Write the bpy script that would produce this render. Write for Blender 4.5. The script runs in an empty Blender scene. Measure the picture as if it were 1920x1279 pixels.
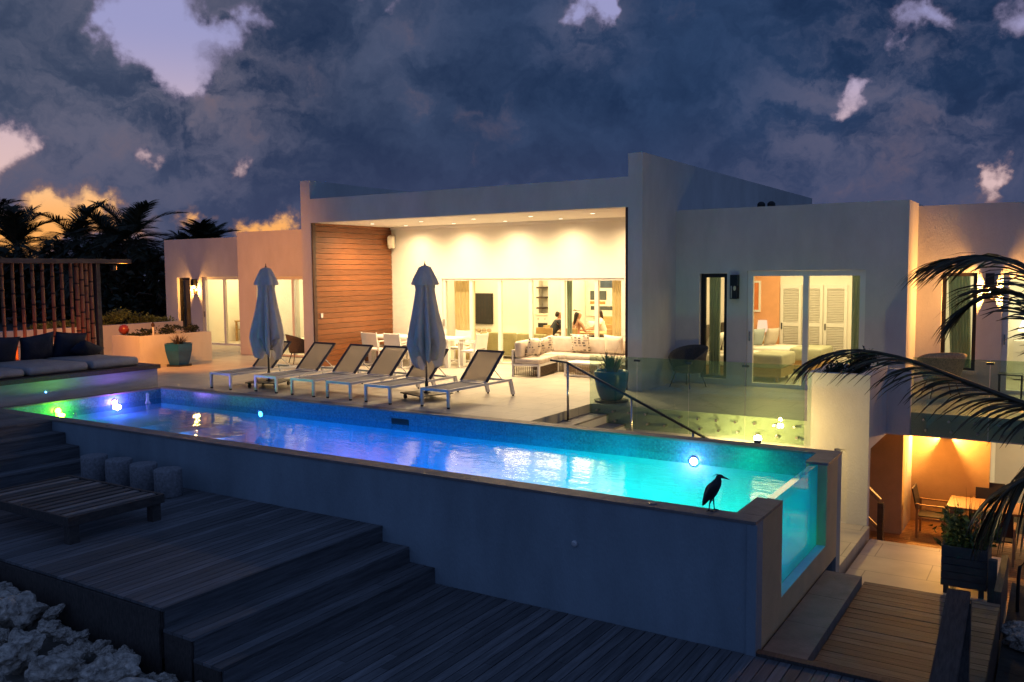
import bpy, bmesh, math, random
from mathutils import Vector, Matrix, noise, Quaternion
R = math.radians
random.seed(7)
scene = bpy.context.scene
C = scene.collection

# ------------------------------------------------------------------ camera
F_PX, YAW, PITCH, ROLL, CAM_H = 1642.93, R(32.236), R(4.486), R(-0.463), 2.42
FW = Vector((-math.sin(YAW) * math.cos(PITCH), math.cos(YAW) * math.cos(PITCH), -math.sin(PITCH)))
_r0 = Vector((math.cos(YAW), math.sin(YAW), 0)); _u0 = _r0.cross(FW)
RT = _r0 * math.cos(ROLL) + _u0 * math.sin(ROLL); UP = RT.cross(FW)
cam_data = bpy.data.cameras.new('camera'); cam = bpy.data.objects.new('camera', cam_data); C.objects.link(cam)
cam.matrix_world = Matrix((( RT.x, UP.x, -FW.x, 0), (RT.y, UP.y, -FW.y, 0), (RT.z, UP.z, -FW.z, CAM_H), (0, 0, 0, 1)))
cam_data.sensor_width = 36; cam_data.lens = 36 * F_PX / 1920; cam_data.clip_start = .05; cam_data.clip_end = 3000
scene.camera = cam

def sky_dir(px, py):
    """compass direction of a place in the sky, used only to set where clouds break"""
    return (FW + RT * (px - 960) / F_PX + UP * (639.5 - py) / F_PX).normalized()

# ------------------------------------------------------------------ materials
def newmat(name):
    m = bpy.data.materials.new(name); m.use_nodes = True
    nt = m.node_tree; nt.nodes.clear()
    out = nt.nodes.new('ShaderNodeOutputMaterial')
    return m, nt, out

def lin(c):
    return tuple(((v / 255) / 12.92 if v / 255 <= .04045 else ((v / 255 + .055) / 1.055) ** 2.4) for v in c) + (1,)

def pm(name, col, rough=.6, metal=0., var=.12, vscale=3., bump=0., bscale=40., stretch=(1, 1, 1), island=0., spec=.5, col2=None, sheen=0., rvar=0., transl=0.):
    """principled material with two-scale noise in colour, roughness and bump"""
    m, nt, out = newmat(name); N = nt.nodes; L = nt.links
    b = N.new('ShaderNodeBsdfPrincipled'); L.new(b.outputs[0], out.inputs[0])
    tc = N.new('ShaderNodeTexCoord'); mp = N.new('ShaderNodeMapping'); mp.inputs['Scale'].default_value = stretch
    L.new(tc.outputs['Object'], mp.inputs[0])
    nz = N.new('ShaderNodeTexNoise'); nz.inputs['Scale'].default_value = vscale; nz.inputs['Detail'].default_value = 6; nz.inputs['Roughness'].default_value = .65
    L.new(mp.outputs[0], nz.inputs['Vector'])
    mr = N.new('ShaderNodeMapRange'); mr.inputs[1].default_value = .3; mr.inputs[2].default_value = .7
    L.new(nz.outputs[0], mr.inputs[0])
    mix = N.new('ShaderNodeMix'); mix.data_type = 'RGBA'
    a = Vector(col[:3]); c2 = Vector(col2[:3]) if col2 else a * (1 - 2 * var)
    a2 = a if col2 else a * (1 + var)
    mix.inputs[6].default_value = (*c2, 1); mix.inputs[7].default_value = (*a2, 1)
    L.new(mr.outputs[0], mix.inputs[0]); colout = mix.outputs[2]
    if island:
        geo = N.new('ShaderNodeNewGeometry'); r2 = N.new('ShaderNodeMapRange')
        r2.inputs[3].default_value = 1 - island; r2.inputs[4].default_value = 1 + island
        L.new(geo.outputs['Random Per Island'], r2.inputs[0])
        vm = N.new('ShaderNodeVectorMath'); vm.operation = 'SCALE'
        L.new(colout, vm.inputs[0]); L.new(r2.outputs[0], vm.inputs['Scale']); colout = vm.outputs[0]
    L.new(colout, b.inputs['Base Color'])
    b.inputs['Roughness'].default_value = rough; b.inputs['Metallic'].default_value = metal
    b.inputs['Specular IOR Level'].default_value = spec
    if rvar:
        r3 = N.new('ShaderNodeMapRange'); r3.inputs[3].default_value = rough - rvar; r3.inputs[4].default_value = rough + rvar
        L.new(nz.outputs[0], r3.inputs[0]); L.new(r3.outputs[0], b.inputs['Roughness'])
    if bump:
        n2 = N.new('ShaderNodeTexNoise'); n2.inputs['Scale'].default_value = bscale; n2.inputs['Detail'].default_value = 5
        L.new(mp.outputs[0], n2.inputs['Vector'])
        bp = N.new('ShaderNodeBump'); bp.inputs['Strength'].default_value = bump; bp.inputs['Distance'].default_value = .02
        L.new(n2.outputs[0], bp.inputs['Height']); L.new(bp.outputs[0], b.inputs['Normal'])
    if transl:
        t = N.new('ShaderNodeBsdfTranslucent'); L.new(colout, t.inputs[0])
        ms = N.new('ShaderNodeMixShader'); ms.inputs[0].default_value = transl
        L.new(b.outputs[0], ms.inputs[1]); L.new(t.outputs[0], ms.inputs[2]); L.new(ms.outputs[0], out.inputs[0])
    return m

def glow(name, col, strength):
    m, nt, out = newmat(name)
    e = nt.nodes.new('ShaderNodeEmission'); e.inputs[0].default_value = (*col[:3], 1); e.inputs[1].default_value = strength
    nt.links.new(e.outputs[0], out.inputs[0]); return m

def glassmat(name, tint, ior=1.5, rough=.0, bump=0., bscale=2., stretch=(1, 1, 1), bdist=.02, dirt=0., body=0., bodycol=(1, 1, 1, 1), scatter=False):
    """clear sheet: tinted see-through plus mirror by Fresnel"""
    m, nt, out = newmat(name); N = nt.nodes; L = nt.links
    t = N.new('ShaderNodeBsdfTransparent'); t.inputs[0].default_value = (*tint[:3], 1)
    g = N.new('ShaderNodeBsdfGlossy'); g.inputs['Roughness'].default_value = rough
    f = N.new('ShaderNodeFresnel'); f.inputs[0].default_value = ior
    ms = N.new('ShaderNodeMixShader'); L.new(g.outputs[0], ms.inputs[2])
    ge = N.new('ShaderNodeNewGeometry'); fm = N.new('ShaderNodeMath'); fm.operation = 'SUBTRACT'; fm.use_clamp = True      # light leaving the sheet is not mirrored again
    L.new(f.outputs[0], fm.inputs[0]); L.new(ge.outputs['Backfacing'], fm.inputs[1]); L.new(fm.outputs[0], ms.inputs[0])
    base = t.outputs[0]
    if body:
        d = N.new('ShaderNodeBsdfTranslucent' if scatter else 'ShaderNodeBsdfDiffuse'); d.inputs[0].default_value = bodycol
        mb = N.new('ShaderNodeMixShader'); mb.inputs[0].default_value = body
        L.new(t.outputs[0], mb.inputs[1]); L.new(d.outputs[0], mb.inputs[2]); base = mb.outputs[0]
    L.new(base, ms.inputs[1]); L.new(ms.outputs[0], out.inputs[0])
    if bump:
        tc = N.new('ShaderNodeTexCoord'); mp = N.new('ShaderNodeMapping'); mp.inputs['Scale'].default_value = stretch
        L.new(tc.outputs['Object'], mp.inputs[0])
        n1 = N.new('ShaderNodeTexNoise'); n1.inputs['Scale'].default_value = bscale; n1.inputs['Detail'].default_value = 3; n1.inputs['Distortion'].default_value = .6
        n2 = N.new('ShaderNodeTexNoise'); n2.inputs['Scale'].default_value = bscale * 4.3; n2.inputs['Detail'].default_value = 2
        L.new(mp.outputs[0], n1.inputs['Vector']); L.new(mp.outputs[0], n2.inputs['Vector'])
        ad = N.new('ShaderNodeMath'); ad.operation = 'MULTIPLY_ADD'; ad.inputs[1].default_value = .3
        L.new(n2.outputs[0], ad.inputs[0]); L.new(n1.outputs[0], ad.inputs[2])
        bp = N.new('ShaderNodeBump'); bp.inputs['Strength'].default_value = bump; bp.inputs['Distance'].default_value = bdist
        L.new(ad.outputs[0], bp.inputs['Height']); L.new(bp.outputs[0], g.inputs['Normal']); L.new(bp.outputs[0], f.inputs['Normal'])
    return m

def tilemat(name, col, col2, grout, sx, sy, mortar=.004, rough=.4, axis='xy', offset=.5, var=.08, bump=.15, vscale=2.5):
    m, nt, out = newmat(name); N = nt.nodes; L = nt.links
    b = N.new('ShaderNodeBsdfPrincipled'); L.new(b.outputs[0], out.inputs[0])
    tc = N.new('ShaderNodeTexCoord'); sp = N.new('ShaderNodeSeparateXYZ'); cb = N.new('ShaderNodeCombineXYZ')
    L.new(tc.outputs['Object'], sp.inputs[0])
    i = {'x': 0, 'y': 1, 'z': 2}
    if axis == 'wall':                                    # both wall directions at once: run along x + y
        ad = N.new('ShaderNodeMath'); L.new(sp.outputs[0], ad.inputs[0]); L.new(sp.outputs[1], ad.inputs[1])
        L.new(ad.outputs[0], cb.inputs[0]); L.new(sp.outputs[2], cb.inputs[1])
    else:
        L.new(sp.outputs[i[axis[0]]], cb.inputs[0]); L.new(sp.outputs[i[axis[1]]], cb.inputs[1])
    br = N.new('ShaderNodeTexBrick'); br.offset = offset
    br.inputs['Scale'].default_value = 1; br.inputs['Brick Width'].default_value = sx; br.inputs['Row Height'].default_value = sy
    br.inputs['Mortar Size'].default_value = mortar; br.inputs['Mortar Smooth'].default_value = .3
    br.inputs['Color1'].default_value = (*col[:3], 1); br.inputs['Color2'].default_value = (*col2[:3], 1); br.inputs['Mortar'].default_value = (*grout[:3], 1)
    L.new(cb.outputs[0], br.inputs['Vector'])
    nz = N.new('ShaderNodeTexNoise'); nz.inputs['Scale'].default_value = vscale; nz.inputs['Detail'].default_value = 7
    L.new(tc.outputs['Object'], nz.inputs['Vector'])
    mr = N.new('ShaderNodeMapRange'); mr.inputs[1].default_value = .3; mr.inputs[2].default_value = .7; mr.inputs[3].default_value = 1 - var * 1.6; mr.inputs[4].default_value = 1 + var
    L.new(nz.outputs[0], mr.inputs[0])
    vm = N.new('ShaderNodeVectorMath'); vm.operation = 'SCALE'; L.new(br.outputs[0], vm.inputs[0]); L.new(mr.outputs[0], vm.inputs['Scale'])
    L.new(vm.outputs[0], b.inputs['Base Color']); b.inputs['Roughness'].default_value = rough
    bp = N.new('ShaderNodeBump'); bp.inputs['Strength'].default_value = bump; bp.inputs['Distance'].default_value = .004; bp.invert = True
    L.new(br.outputs['Fac'], bp.inputs['Height']); L.new(bp.outputs[0], b.inputs['Normal'])
    return m

M = {}
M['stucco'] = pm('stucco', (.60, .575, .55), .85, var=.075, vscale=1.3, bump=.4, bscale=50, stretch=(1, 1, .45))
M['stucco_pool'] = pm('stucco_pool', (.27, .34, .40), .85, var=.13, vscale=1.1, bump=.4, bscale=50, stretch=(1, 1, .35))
M['interior'] = pm('interior_paint', (.80, .77, .70), .8, var=.02)
M['ceiling'] = pm('ceiling_paint', (.80, .78, .74), .8, var=.02)
M['orange_wall'] = pm('orange_wall', (.72, .36, .18), .8, var=.05)
M['ochre_wall'] = pm('ochre_wall', (.62, .46, .26), .85, var=.06, bump=.2, bscale=50)
M['cedar'] = pm('cedar', (.20, .066, .020), .5, var=.13, vscale=2.2, stretch=(2, 1.2, 10), island=.16, bump=.1, bscale=8)
M['trim'] = pm('dark_trim', (.05, .018, .014), .5)
M['terrace'] = tilemat('terrace_tile', (.44, .40, .345), (.40, .36, .315), (.20, .185, .165), .9, .6, .008, .42, 'xy', .5, .08)
M['platform'] = tilemat('platform_tile', (.52, .46, .38), (.48, .42, .35), (.25, .22, .19), 1.1, .7, .008, .5, 'xy', .3, .09)
M['coping'] = pm('coping_stone', (.22, .19, .185), .55, var=.14, vscale=6, bump=.2, bscale=60, island=.08)
M['mosaic'] = tilemat('mosaic', (.05, .20, .30), (.09, .33, .42), (.12, .22, .27), .03, .03, .0025, .25, 'wall', 0, .16, .4, 30)
M['plaster'] = pm('pool_plaster', (.34, .62, .74), .7, var=.10, vscale=1.6)
M['deck'] = pm('weathered_deck', (.145, .145, .155), .56, var=.26, vscale=3.2, stretch=(9, .55, 9), island=.34, bump=.35, bscale=14, rvar=.1)
M['deck_x'] = pm('weathered_deck_cross', (.11, .095, .082), .62, var=.32, vscale=3.2, stretch=(.55, 9, 9), island=.3, bump=.35, bscale=14, rvar=.1)
M['bench'] = pm('weathered_teak', (.15, .13, .12), .65, var=.3, vscale=4, stretch=(9, .6, 9), island=.35, bump=.3, bscale=16)
M['teak'] = pm('teak', (.36, .22, .11), .5, var=.2, vscale=4, stretch=(8, 8, 1), island=.15)
M['darkwood'] = pm('dark_wood', (.06, .035, .026), .5, var=.3, vscale=4, stretch=(1, 6, 6), island=.15)
M['railwood'] = pm('grey_rail_wood', (.075, .062, .056), .65, var=.3, vscale=5, stretch=(10, 1, 3), bump=.25, bscale=20)
M['bamboo'] = pm('bamboo', (.30, .125, .055), .55, var=.25, vscale=5, stretch=(6, 6, .8), island=.2)
M['node'] = pm('bamboo_node', (.045, .018, .012), .7)
M['alu'] = pm('white_aluminium', (.66, .66, .68), .35, .2, var=.04)
M['frame_white'] = pm('white_frame', (.74, .72, .68), .4, var=.03)
M['frame_dark'] = pm('bronze_frame', (.018, .014, .012), .35, .3, var=.05)
M['white_lacquer'] = pm('white_lacquer', (.78, .76, .72), .45, var=.03)
M['sling'] = pm('grey_sling', (.27, .255, .25), .7, var=.1, vscale=60, bump=.3, bscale=200)
M['sling_edge'] = pm('dark_sling_edge', (.045, .045, .06), .7)
M['canvas'] = pm('umbrella_canvas', (.74, .71, .67), .85, var=.08, vscale=8, bump=.25, bscale=14, stretch=(1, 1, .5), transl=.38)
M['ledge'] = pm('ledge_stone', (.20, .18, .165), .6, var=.15, vscale=5, bump=.2, bscale=40)
M['steel'] = pm('stainless_steel', (.55, .53, .5), .25, .95, var=.05, vscale=12)
M['darksteel'] = pm('dark_steel', (.05, .05, .055), .4, .7)
M['rubber'] = pm('black_rubber', (.014, .014, .014), .6)
M['wicker'] = pm('dark_wicker', (.10, .065, .04), .65, var=.3, vscale=30, bump=.6, bscale=90)
M['wicker_light'] = pm('light_wicker', (.46, .34, .2), .65, var=.25, vscale=30, bump=.6, bscale=90)
M['wicker_grey'] = pm('grey_wicker', (.09, .075, .065), .7, var=.25, vscale=40, bump=.6, bscale=90)
M['cushion'] = pm('beige_cushion', (.56, .49, .43), .9, var=.08, vscale=6, bump=.2, bscale=120)
M['cream'] = pm('cream_linen', (.78, .72, .60), .9, var=.05, vscale=6, bump=.2, bscale=90)
M['daycush'] = pm('grey_daybed_cushion', (.34, .32, .32), .9, var=.1, vscale=5, bump=.3, bscale=20)
M['navy'] = pm('navy_pillow', (.012, .02, .045), .85, var=.2, vscale=5, bump=.3, bscale=25)
M['linen'] = pm('white_linen', (.82, .80, .74), .9, var=.04, bump=.2, bscale=8)
M['blanket'] = pm('green_grey_blanket', (.46, .48, .34), .9, var=.08, bump=.2, bscale=14)
M['greypillow'] = pm('grey_blue_pillow', (.34, .40, .42), .9, var=.08)
M['teal'] = pm('teal_glaze', (.010, .135, .29), .22, var=.12, vscale=4)
M['teal2'] = pm('blue_glaze', (.012, .09, .24), .28, var=.14, vscale=4)
M['concrete'] = pm('speckled_concrete', (.27, .27, .29), .8, var=.22, vscale=26, bump=.4, bscale=60)
M['rock'] = pm('coral_rock', (.60, .52, .44), .9, var=.42, vscale=4, bump=.9, bscale=16)
M['soil'] = pm('soil', (.05, .04, .03), .95, var=.3, vscale=4, bump=.5, bscale=14)
M['sand'] = pm('pale_sand', (.30, .27, .23), .95, var=.2, vscale=2, bump=.5, bscale=20)
M['leaf'] = pm('shrub_leaf', (.065, .12, .03), .5, var=.4, vscale=8, island=.45, transl=.2)
M['leaf_y'] = pm('yellow_green_leaf', (.16, .20, .045), .5, var=.4, vscale=8, island=.45, transl=.2)
M['leaf_dark'] = pm('dark_leaf', (.022, .035, .016), .55, var=.4, vscale=8, island=.45, transl=.1)
M['palm'] = pm('palm_leaf', (.075, .062, .030), .45, var=.35, vscale=6, island=.4, transl=.2)
M['palm_far'] = pm('far_palm_leaf', (.040, .042, .016), .5, var=.35, vscale=3, island=.4, transl=.25)
M['rachis'] = pm('palm_rachis', (.075, .055, .025), .5)
M['trunk'] = pm('palm_trunk', (.12, .095, .07), .9, var=.3, vscale=5, stretch=(1, 1, 5), bump=.6, bscale=10)
M['curtain'] = pm('sage_curtain', (.46, .54, .46), .9, var=.06, transl=.5)
M['curtain_y'] = pm('cream_curtain', (.84, .74, .52), .9, var=.06, transl=.5)
M['tv'] = pm('tv_screen', (.02, .02, .022), .12)
M['wood_furn'] = pm('light_oak', (.50, .32, .13), .5, var=.15, stretch=(1, 1, 6))
M['olive'] = pm('olive_upholstery', (.33, .30, .15), .9, var=.08, bump=.2, bscale=60)
M['skin'] = pm('tanned_skin', (.50, .27, .17), .55, var=.05)
M['hair'] = pm('dark_hair', (.03, .017, .011), .5, var=.3, vscale=20, stretch=(1, 1, .2))
M['black_shirt'] = pm('charcoal_shirt', (.03, .033, .045), .9, var=.1)
M['white_shirt'] = pm('white_shirt', (.78, .76, .72), .9, var=.04)
M['pink_top'] = pm('pink_top', (.62, .24, .20), .85)
M['plum'] = pm('heron_slate', (.035, .042, .06), .75, var=.3, vscale=30, stretch=(1, 1, .3), bump=.3, bscale=60)
M['heron_black'] = pm('heron_black', (.02, .022, .03), .55, var=.2, vscale=20)
M['heron_cheek'] = pm('heron_cheek', (.16, .07, .075), .7)
M['heron_leg'] = pm('heron_leg', (.06, .05, .03), .6)
M['dkpaint'] = pm('slate_paint', (.045, .052, .058), .6, var=.2, vscale=6, bump=.2, bscale=30)
M['speaker'] = pm('white_speaker', (.72, .66, .52), .5)
M['red_ball'] = pm('red_glass', (.20, .03, .02), .3)
M['art_dark'] = pm('charcoal_paint', (.07, .085, .09), .8, var=.2)
M['art_navy'] = pm('blue_grey_paint', (.06, .09, .14), .8, var=.3, vscale=5)
M['art_orange'] = pm('orange_paint', (.72, .22, .06), .8)
M['canvas_white'] = pm('canvas_white', (.78, .74, .64), .8)
M['bgwall'] = pm('faded_wall', (.20, .22, .24), .9, var=.15)
M['glass'] = glassmat('window_glass', (.96, .97, .93), 1.45)
M['rail_glass'] = glassmat('balustrade_glass', (.78, .87, .78), 1.75, body=.05, bodycol=(.4, .55, .42, 1))  # faint green body colour stands in for pale reflections on the glass
M['acrylic'] = glassmat('acrylic', (.42, .90, .93), 1.2, body=.5, bodycol=(.10, .85, .95, 1), scatter=True)  # cyan translucent body stands in for light scattered by the pool water
M['water'] = glassmat('pool_water', (.34, .78, .93), 1.42, rough=.008, bump=.15, bscale=2.2, stretch=(.8, 1.9, 1), bdist=.04)

# ------------------------------------------------------------------ mesh builder
class MB:
    def __init__(s): s.bm = bmesh.new()
    def face(s, pts):
        return s.bm.faces.new([s.bm.verts.new(p) for p in pts])
    def hexa(s, p):
        v = [s.bm.verts.new(q) for q in p]
        for f in ((3, 2, 1, 0), (4, 5, 6, 7), (0, 1, 5, 4), (1, 2, 6, 5), (2, 3, 7, 6), (3, 0, 4, 7)):
            s.bm.faces.new([v[i] for i in f])
        return s
    def box(s, x0, x1, y0, y1, z0, z1):
        return s.hexa([(x0, y0, z0), (x1, y0, z0), (x1, y1, z0), (x0, y1, z0), (x0, y0, z1), (x1, y0, z1), (x1, y1, z1), (x0, y1, z1)])
    def obox(s, c, sx, sy, sz, rot=None):
        m = rot if rot is not None else Matrix.Identity(3); c = Vector(c)
        pts = [c + m @ Vector((a * sx / 2, b * sy / 2, z * sz / 2)) for z in (-1, 1) for a, b in ((-1, -1), (1, -1), (1, 1), (-1, 1))]
        return s.hexa(pts)
    def bar(s, p0, p1, w, h, up=(0, 0, 1)):
        p0, p1 = Vector(p0), Vector(p1); d = (p1 - p0); l = d.length; d.normalize()
        u = Vector(up); 
        if abs(u.dot(d)) > .98: u = Vector((0, 1, 0))
        x = d.cross(u).normalized(); z = x.cross(d)
        m = Matrix((x, d, z)).transposed()
        return s.obox((p0 + p1) / 2, w, l, h, m)
    def tube(s, pts, rad, n=8, cap=True):
        pts = [Vector(p) for p in pts]; rad = rad if hasattr(rad, '__len__') else [rad] * len(pts); rings = []
        for i, p in enumerate(pts):
            d = (pts[min(i + 1, len(pts) - 1)] - pts[max(i - 1, 0)])
            d = d.normalized() if d.length > 1e-9 else Vector((0, 0, 1))
            u = Vector((0, 0, 1)) if abs(d.z) < .95 else Vector((1, 0, 0))
            x = d.cross(u).normalized(); y = d.cross(x).normalized()
            rings.append([s.bm.verts.new(p + (x * math.cos(2 * math.pi * k / n) + y * math.sin(2 * math.pi * k / n)) * rad[i]) for k in range(n)])
        for a, b in zip(rings, rings[1:]):
            for k in range(n): s.bm.faces.new((a[k], a[(k + 1) % n], b[(k + 1) % n], b[k]))
        if cap:
            s.bm.faces.new(rings[0]); s.bm.faces.new(rings[-1][::-1])
        return s
    def lathe(s, prof, c=(0, 0, 0), n=24, f=None, cap=True):
        """prof: (r, z) from bottom to top; f(angle, z, r) can reshape the radius"""
        c = Vector(c); rings = []
        for r, z in prof:
            ring = []
            for k in range(n):
                a = 2 * math.pi * k / n; rr = f(a, z, r) if f else r
                ring.append(s.bm.verts.new(c + Vector((rr * math.cos(a), rr * math.sin(a), z))))
            rings.append(ring)
        for a, b in zip(rings, rings[1:]):
            for k in range(n): s.bm.faces.new((a[k], a[(k + 1) % n], b[(k + 1) % n], b[k]))
        if cap:
            s.bm.faces.new(rings[0][::-1]); s.bm.faces.new(rings[-1])
        return s
    def prism(s, poly, z0, z1):
        a = [s.bm.verts.new((x, y, z0)) for x, y in poly]; b = [s.bm.verts.new((x, y, z1)) for x, y in poly]; n = len(poly)
        s.bm.faces.new(a[::-1]); s.bm.faces.new(b)
        for i in range(n): s.bm.faces.new((a[i], a[(i + 1) % n], b[(i + 1) % n], b[i]))
        return s
    def wall(s, axis, a0, a1, z0, z1, p0, p1, holes=()):
        """one solid wall with rectangular openings; axis = direction it runs along"""
        A = sorted({a0, a1, *[h[0] for h in holes], *[h[1] for h in holes]}); Z = sorted({z0, z1, *[h[2] for h in holes], *[h[3] for h in holes]})
        A = [a for a in A if a0 <= a <= a1]; Z = [z for z in Z if z0 <= z <= z1]
        def solid(i, j):
            if i < 0 or j < 0 or i >= len(A) - 1 or j >= len(Z) - 1: return False
            ca, cz = (A[i] + A[i + 1]) / 2, (Z[j] + Z[j + 1]) / 2
            return not any(h[0] < ca < h[1] and h[2] < cz < h[3] for h in holes)
        P = (lambda a, p, z: (a, p, z)) if axis == 'x' else (lambda a, p, z: (p, a, z))
        for i in range(len(A) - 1):
            for j in range(len(Z) - 1):
                if not solid(i, j): continue
                l, r, b, t = A[i], A[i + 1], Z[j], Z[j + 1]
                s.face([P(l, p0, b), P(r, p0, b), P(r, p0, t), P(l, p0, t)]); s.face([P(l, p1, b), P(l, p1, t), P(r, p1, t), P(r, p1, b)])
                if not solid(i - 1, j): s.face([P(l, p0, b), P(l, p0, t), P(l, p1, t), P(l, p1, b)])
                if not solid(i + 1, j): s.face([P(r, p0, b), P(r, p1, b), P(r, p1, t), P(r, p0, t)])
                if not solid(i, j - 1): s.face([P(l, p0, b), P(l, p1, b), P(r, p1, b), P(r, p0, b)])
                if not solid(i, j + 1): s.face([P(l, p0, t), P(r, p0, t), P(r, p1, t), P(l, p1, t)])
        bmesh.ops.remove_doubles(s.bm, verts=s.bm.verts, dist=1e-5)
        return s
    def pillow(s, c, w, h, t, rot=None, n=8, pinch=.06):
        """soft square cushion: w along local x, h along local z, t thick along local y"""
        rot = rot if rot is not None else Matrix.Identity(3); c = Vector(c)
        for side in (1, -1):
            g = []
            for i in range(n + 1):
                row = []
                for j in range(n + 1):
                    u, v = 2 * i / n - 1, 2 * j / n - 1
                    e = (max(0, 1 - abs(u) ** 2.4) * max(0, 1 - abs(v) ** 2.4)) ** .5
                    k = 1 - pinch * ((1 - v * v) * abs(u) ** 3) ; k2 = 1 - pinch * ((1 - u * u) * abs(v) ** 3)
                    row.append(s.bm.verts.new(c + rot @ Vector((u * w / 2 * k, side * e * t / 2, v * h / 2 * k2))))
                g.append(row)
            for i in range(n):
                for j in range(n):
                    q = (g[i][j], g[i + 1][j], g[i + 1][j + 1], g[i][j + 1])
                    s.bm.faces.new(q if side < 0 else q[::-1])
        bmesh.ops.remove_doubles(s.bm, verts=s.bm.verts, dist=1e-5)
        return s
    def slab(s, x0, x1, y0, y1, z0, z1, r=.03, seg=3):
        """box with rounded edges (upholstery)"""
        tmp = bmesh.new(); bmesh.ops.create_cube(tmp, size=1)
        for v in tmp.verts: v.co = Vector(((x0 + x1) / 2 + v.co.x * (x1 - x0), (y0 + y1) / 2 + v.co.y * (y1 - y0), (z0 + z1) / 2 + v.co.z * (z1 - z0)))
        bmesh.ops.bevel(tmp, geom=tmp.edges[:], offset=r, segments=seg, affect='EDGES', profile=.5)
        me = bpy.data.meshes.new('t'); tmp.to_mesh(me); tmp.free(); s.bm.from_mesh(me); bpy.data.meshes.remove(me)
        return s
    def xf(s, m):
        bmesh.ops.transform(s.bm, matrix=m, verts=s.bm.verts); return s
    def build(s, name, mat, parent=None, smooth=False, bevel=0):
        if bevel:
            bmesh.ops.bevel(s.bm, geom=s.bm.edges[:], offset=bevel, segments=1, affect='EDGES')
        bmesh.ops.recalc_face_normals(s.bm, faces=s.bm.faces)
        if parent is not None and parent.type == 'EMPTY' and parent.get('_world'):
            bmesh.ops.translate(s.bm, vec=-Vector(parent.location), verts=s.bm.verts)
        elif parent is not None and parent.parent is not None and parent.parent.get('_world'):
            bmesh.ops.translate(s.bm, vec=-Vector(parent.parent.location), verts=s.bm.verts)
        me = bpy.data.meshes.new(name); s.bm.to_mesh(me); s.bm.free()
        for m in (mat if isinstance(mat, (list, tuple)) else [mat]): me.materials.append(m)
        if smooth: me.polygons.foreach_set('use_smooth', [True] * len(me.polygons))
        o = bpy.data.objects.new(name, me); C.objects.link(o)
        if parent is not None: o.parent = parent
        return o

def thing(name, label, cat, loc=(0, 0, 0), group=None, world=True):
    """an empty at the thing's base; parts built in world coordinates are moved into its frame"""
    o = bpy.data.objects.new(name, None); C.objects.link(o); o.location = loc; o.empty_display_size = .2
    if world: o['_world'] = 1
    o['label'] = label; o['category'] = cat
    if group: o['group'] = group
    return o
def tag(o, label, cat, group=None):
    o['label'] = label; o['category'] = cat
    if group: o['group'] = group
    return o
def structure(o, kind='structure'):
    o['kind'] = kind; return o
def copy_tree(o, parent=None):
    c = o.copy(); C.objects.link(c)
    if parent is not None: c.parent = parent
    for ch in list(o.children): copy_tree(ch, c)
    return c
def rz(a): return Matrix.Rotation(a, 3, 'Z')
def rx(a): return Matrix.Rotation(a, 3, 'X')
def ry(a): return Matrix.Rotation(a, 3, 'Y')

def lamp(kind, loc, power, col, size=.1, rot=None, spot=None, blend=.5, sizey=None, target=None):
    d = bpy.data.lights.new(kind.lower() + '_light', kind); d.energy = power; d.color = col[:3]
    if kind == 'AREA':
        d.size = size
        if sizey: d.shape = 'RECTANGLE'; d.size_y = sizey
    elif kind in ('POINT', 'SPOT'): d.shadow_soft_size = size
    if kind == 'SPOT': d.spot_size = R(spot or 90); d.spot_blend = blend
    o = bpy.data.objects.new(d.name, d); C.objects.link(o); o.location = loc
    if target is not None: o.rotation_euler = (Vector(target) - Vector(loc)).to_track_quat('-Z', 'Y').to_euler()
    elif rot: o.rotation_euler = rot
    return o
WARM = (1., .76, .44); WARM2 = (1., .60, .24); COOLW = (1., .88, .66)
# ------------------------------------------------------------------ dusk sky: Nishita base, broken cloud deck over it
w = bpy.data.worlds.new('World'); scene.world = w; w.use_nodes = True
nt = w.node_tree; N = nt.nodes; L = nt.links; N.clear()
out = N.new('ShaderNodeOutputWorld'); bg = N.new('ShaderNodeBackground'); L.new(bg.outputs[0], out.inputs[0])
tc = N.new('ShaderNodeTexCoord')
D = tc.outputs['Generated']
def math_(op, a, b=None, c=None, clamp=False):
    n = N.new('ShaderNodeMath'); n.operation = op; n.use_clamp = clamp
    for i, v in enumerate((a, b, c)):
        if v is None: continue
        if isinstance(v, (int, float)): n.inputs[i].default_value = v
        else: L.new(v, n.inputs[i])
    return n.outputs[0]
def vmath(op, a, b=None, scale=None):
    n = N.new('ShaderNodeVectorMath'); n.operation = op
    for i, v in enumerate((a, b)):
        if v is None: continue
        if isinstance(v, (tuple, Vector)): n.inputs[i].default_value = tuple(v)
        else: L.new(v, n.inputs[i])
    if scale is not None:
        if isinstance(scale, (int, float)): n.inputs['Scale'].default_value = scale
        else: L.new(scale, n.inputs['Scale'])
    return n.outputs['Value'] if op in ('DISTANCE', 'DOT_PRODUCT', 'LENGTH') else n.outputs[0]
def nz(vec, scale, detail=6, rough=.55, dist=0., color=False):
    n = N.new('ShaderNodeTexNoise'); n.inputs['Scale'].default_value = scale; n.inputs['Detail'].default_value = detail
    n.inputs['Roughness'].default_value = rough; n.inputs['Distortion'].default_value = dist
    L.new(vec, n.inputs['Vector']); return n.outputs[1 if color else 0]
def mrange(v, a, b, c=0., d=1., smooth=True):
    n = N.new('ShaderNodeMapRange'); n.interpolation_type = 'SMOOTHSTEP' if smooth else 'LINEAR'; n.clamp = True
    L.new(v, n.inputs[0])
    for i, x in enumerate((a, b, c, d)): n.inputs[i + 1].default_value = x
    return n.outputs[0]
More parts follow.
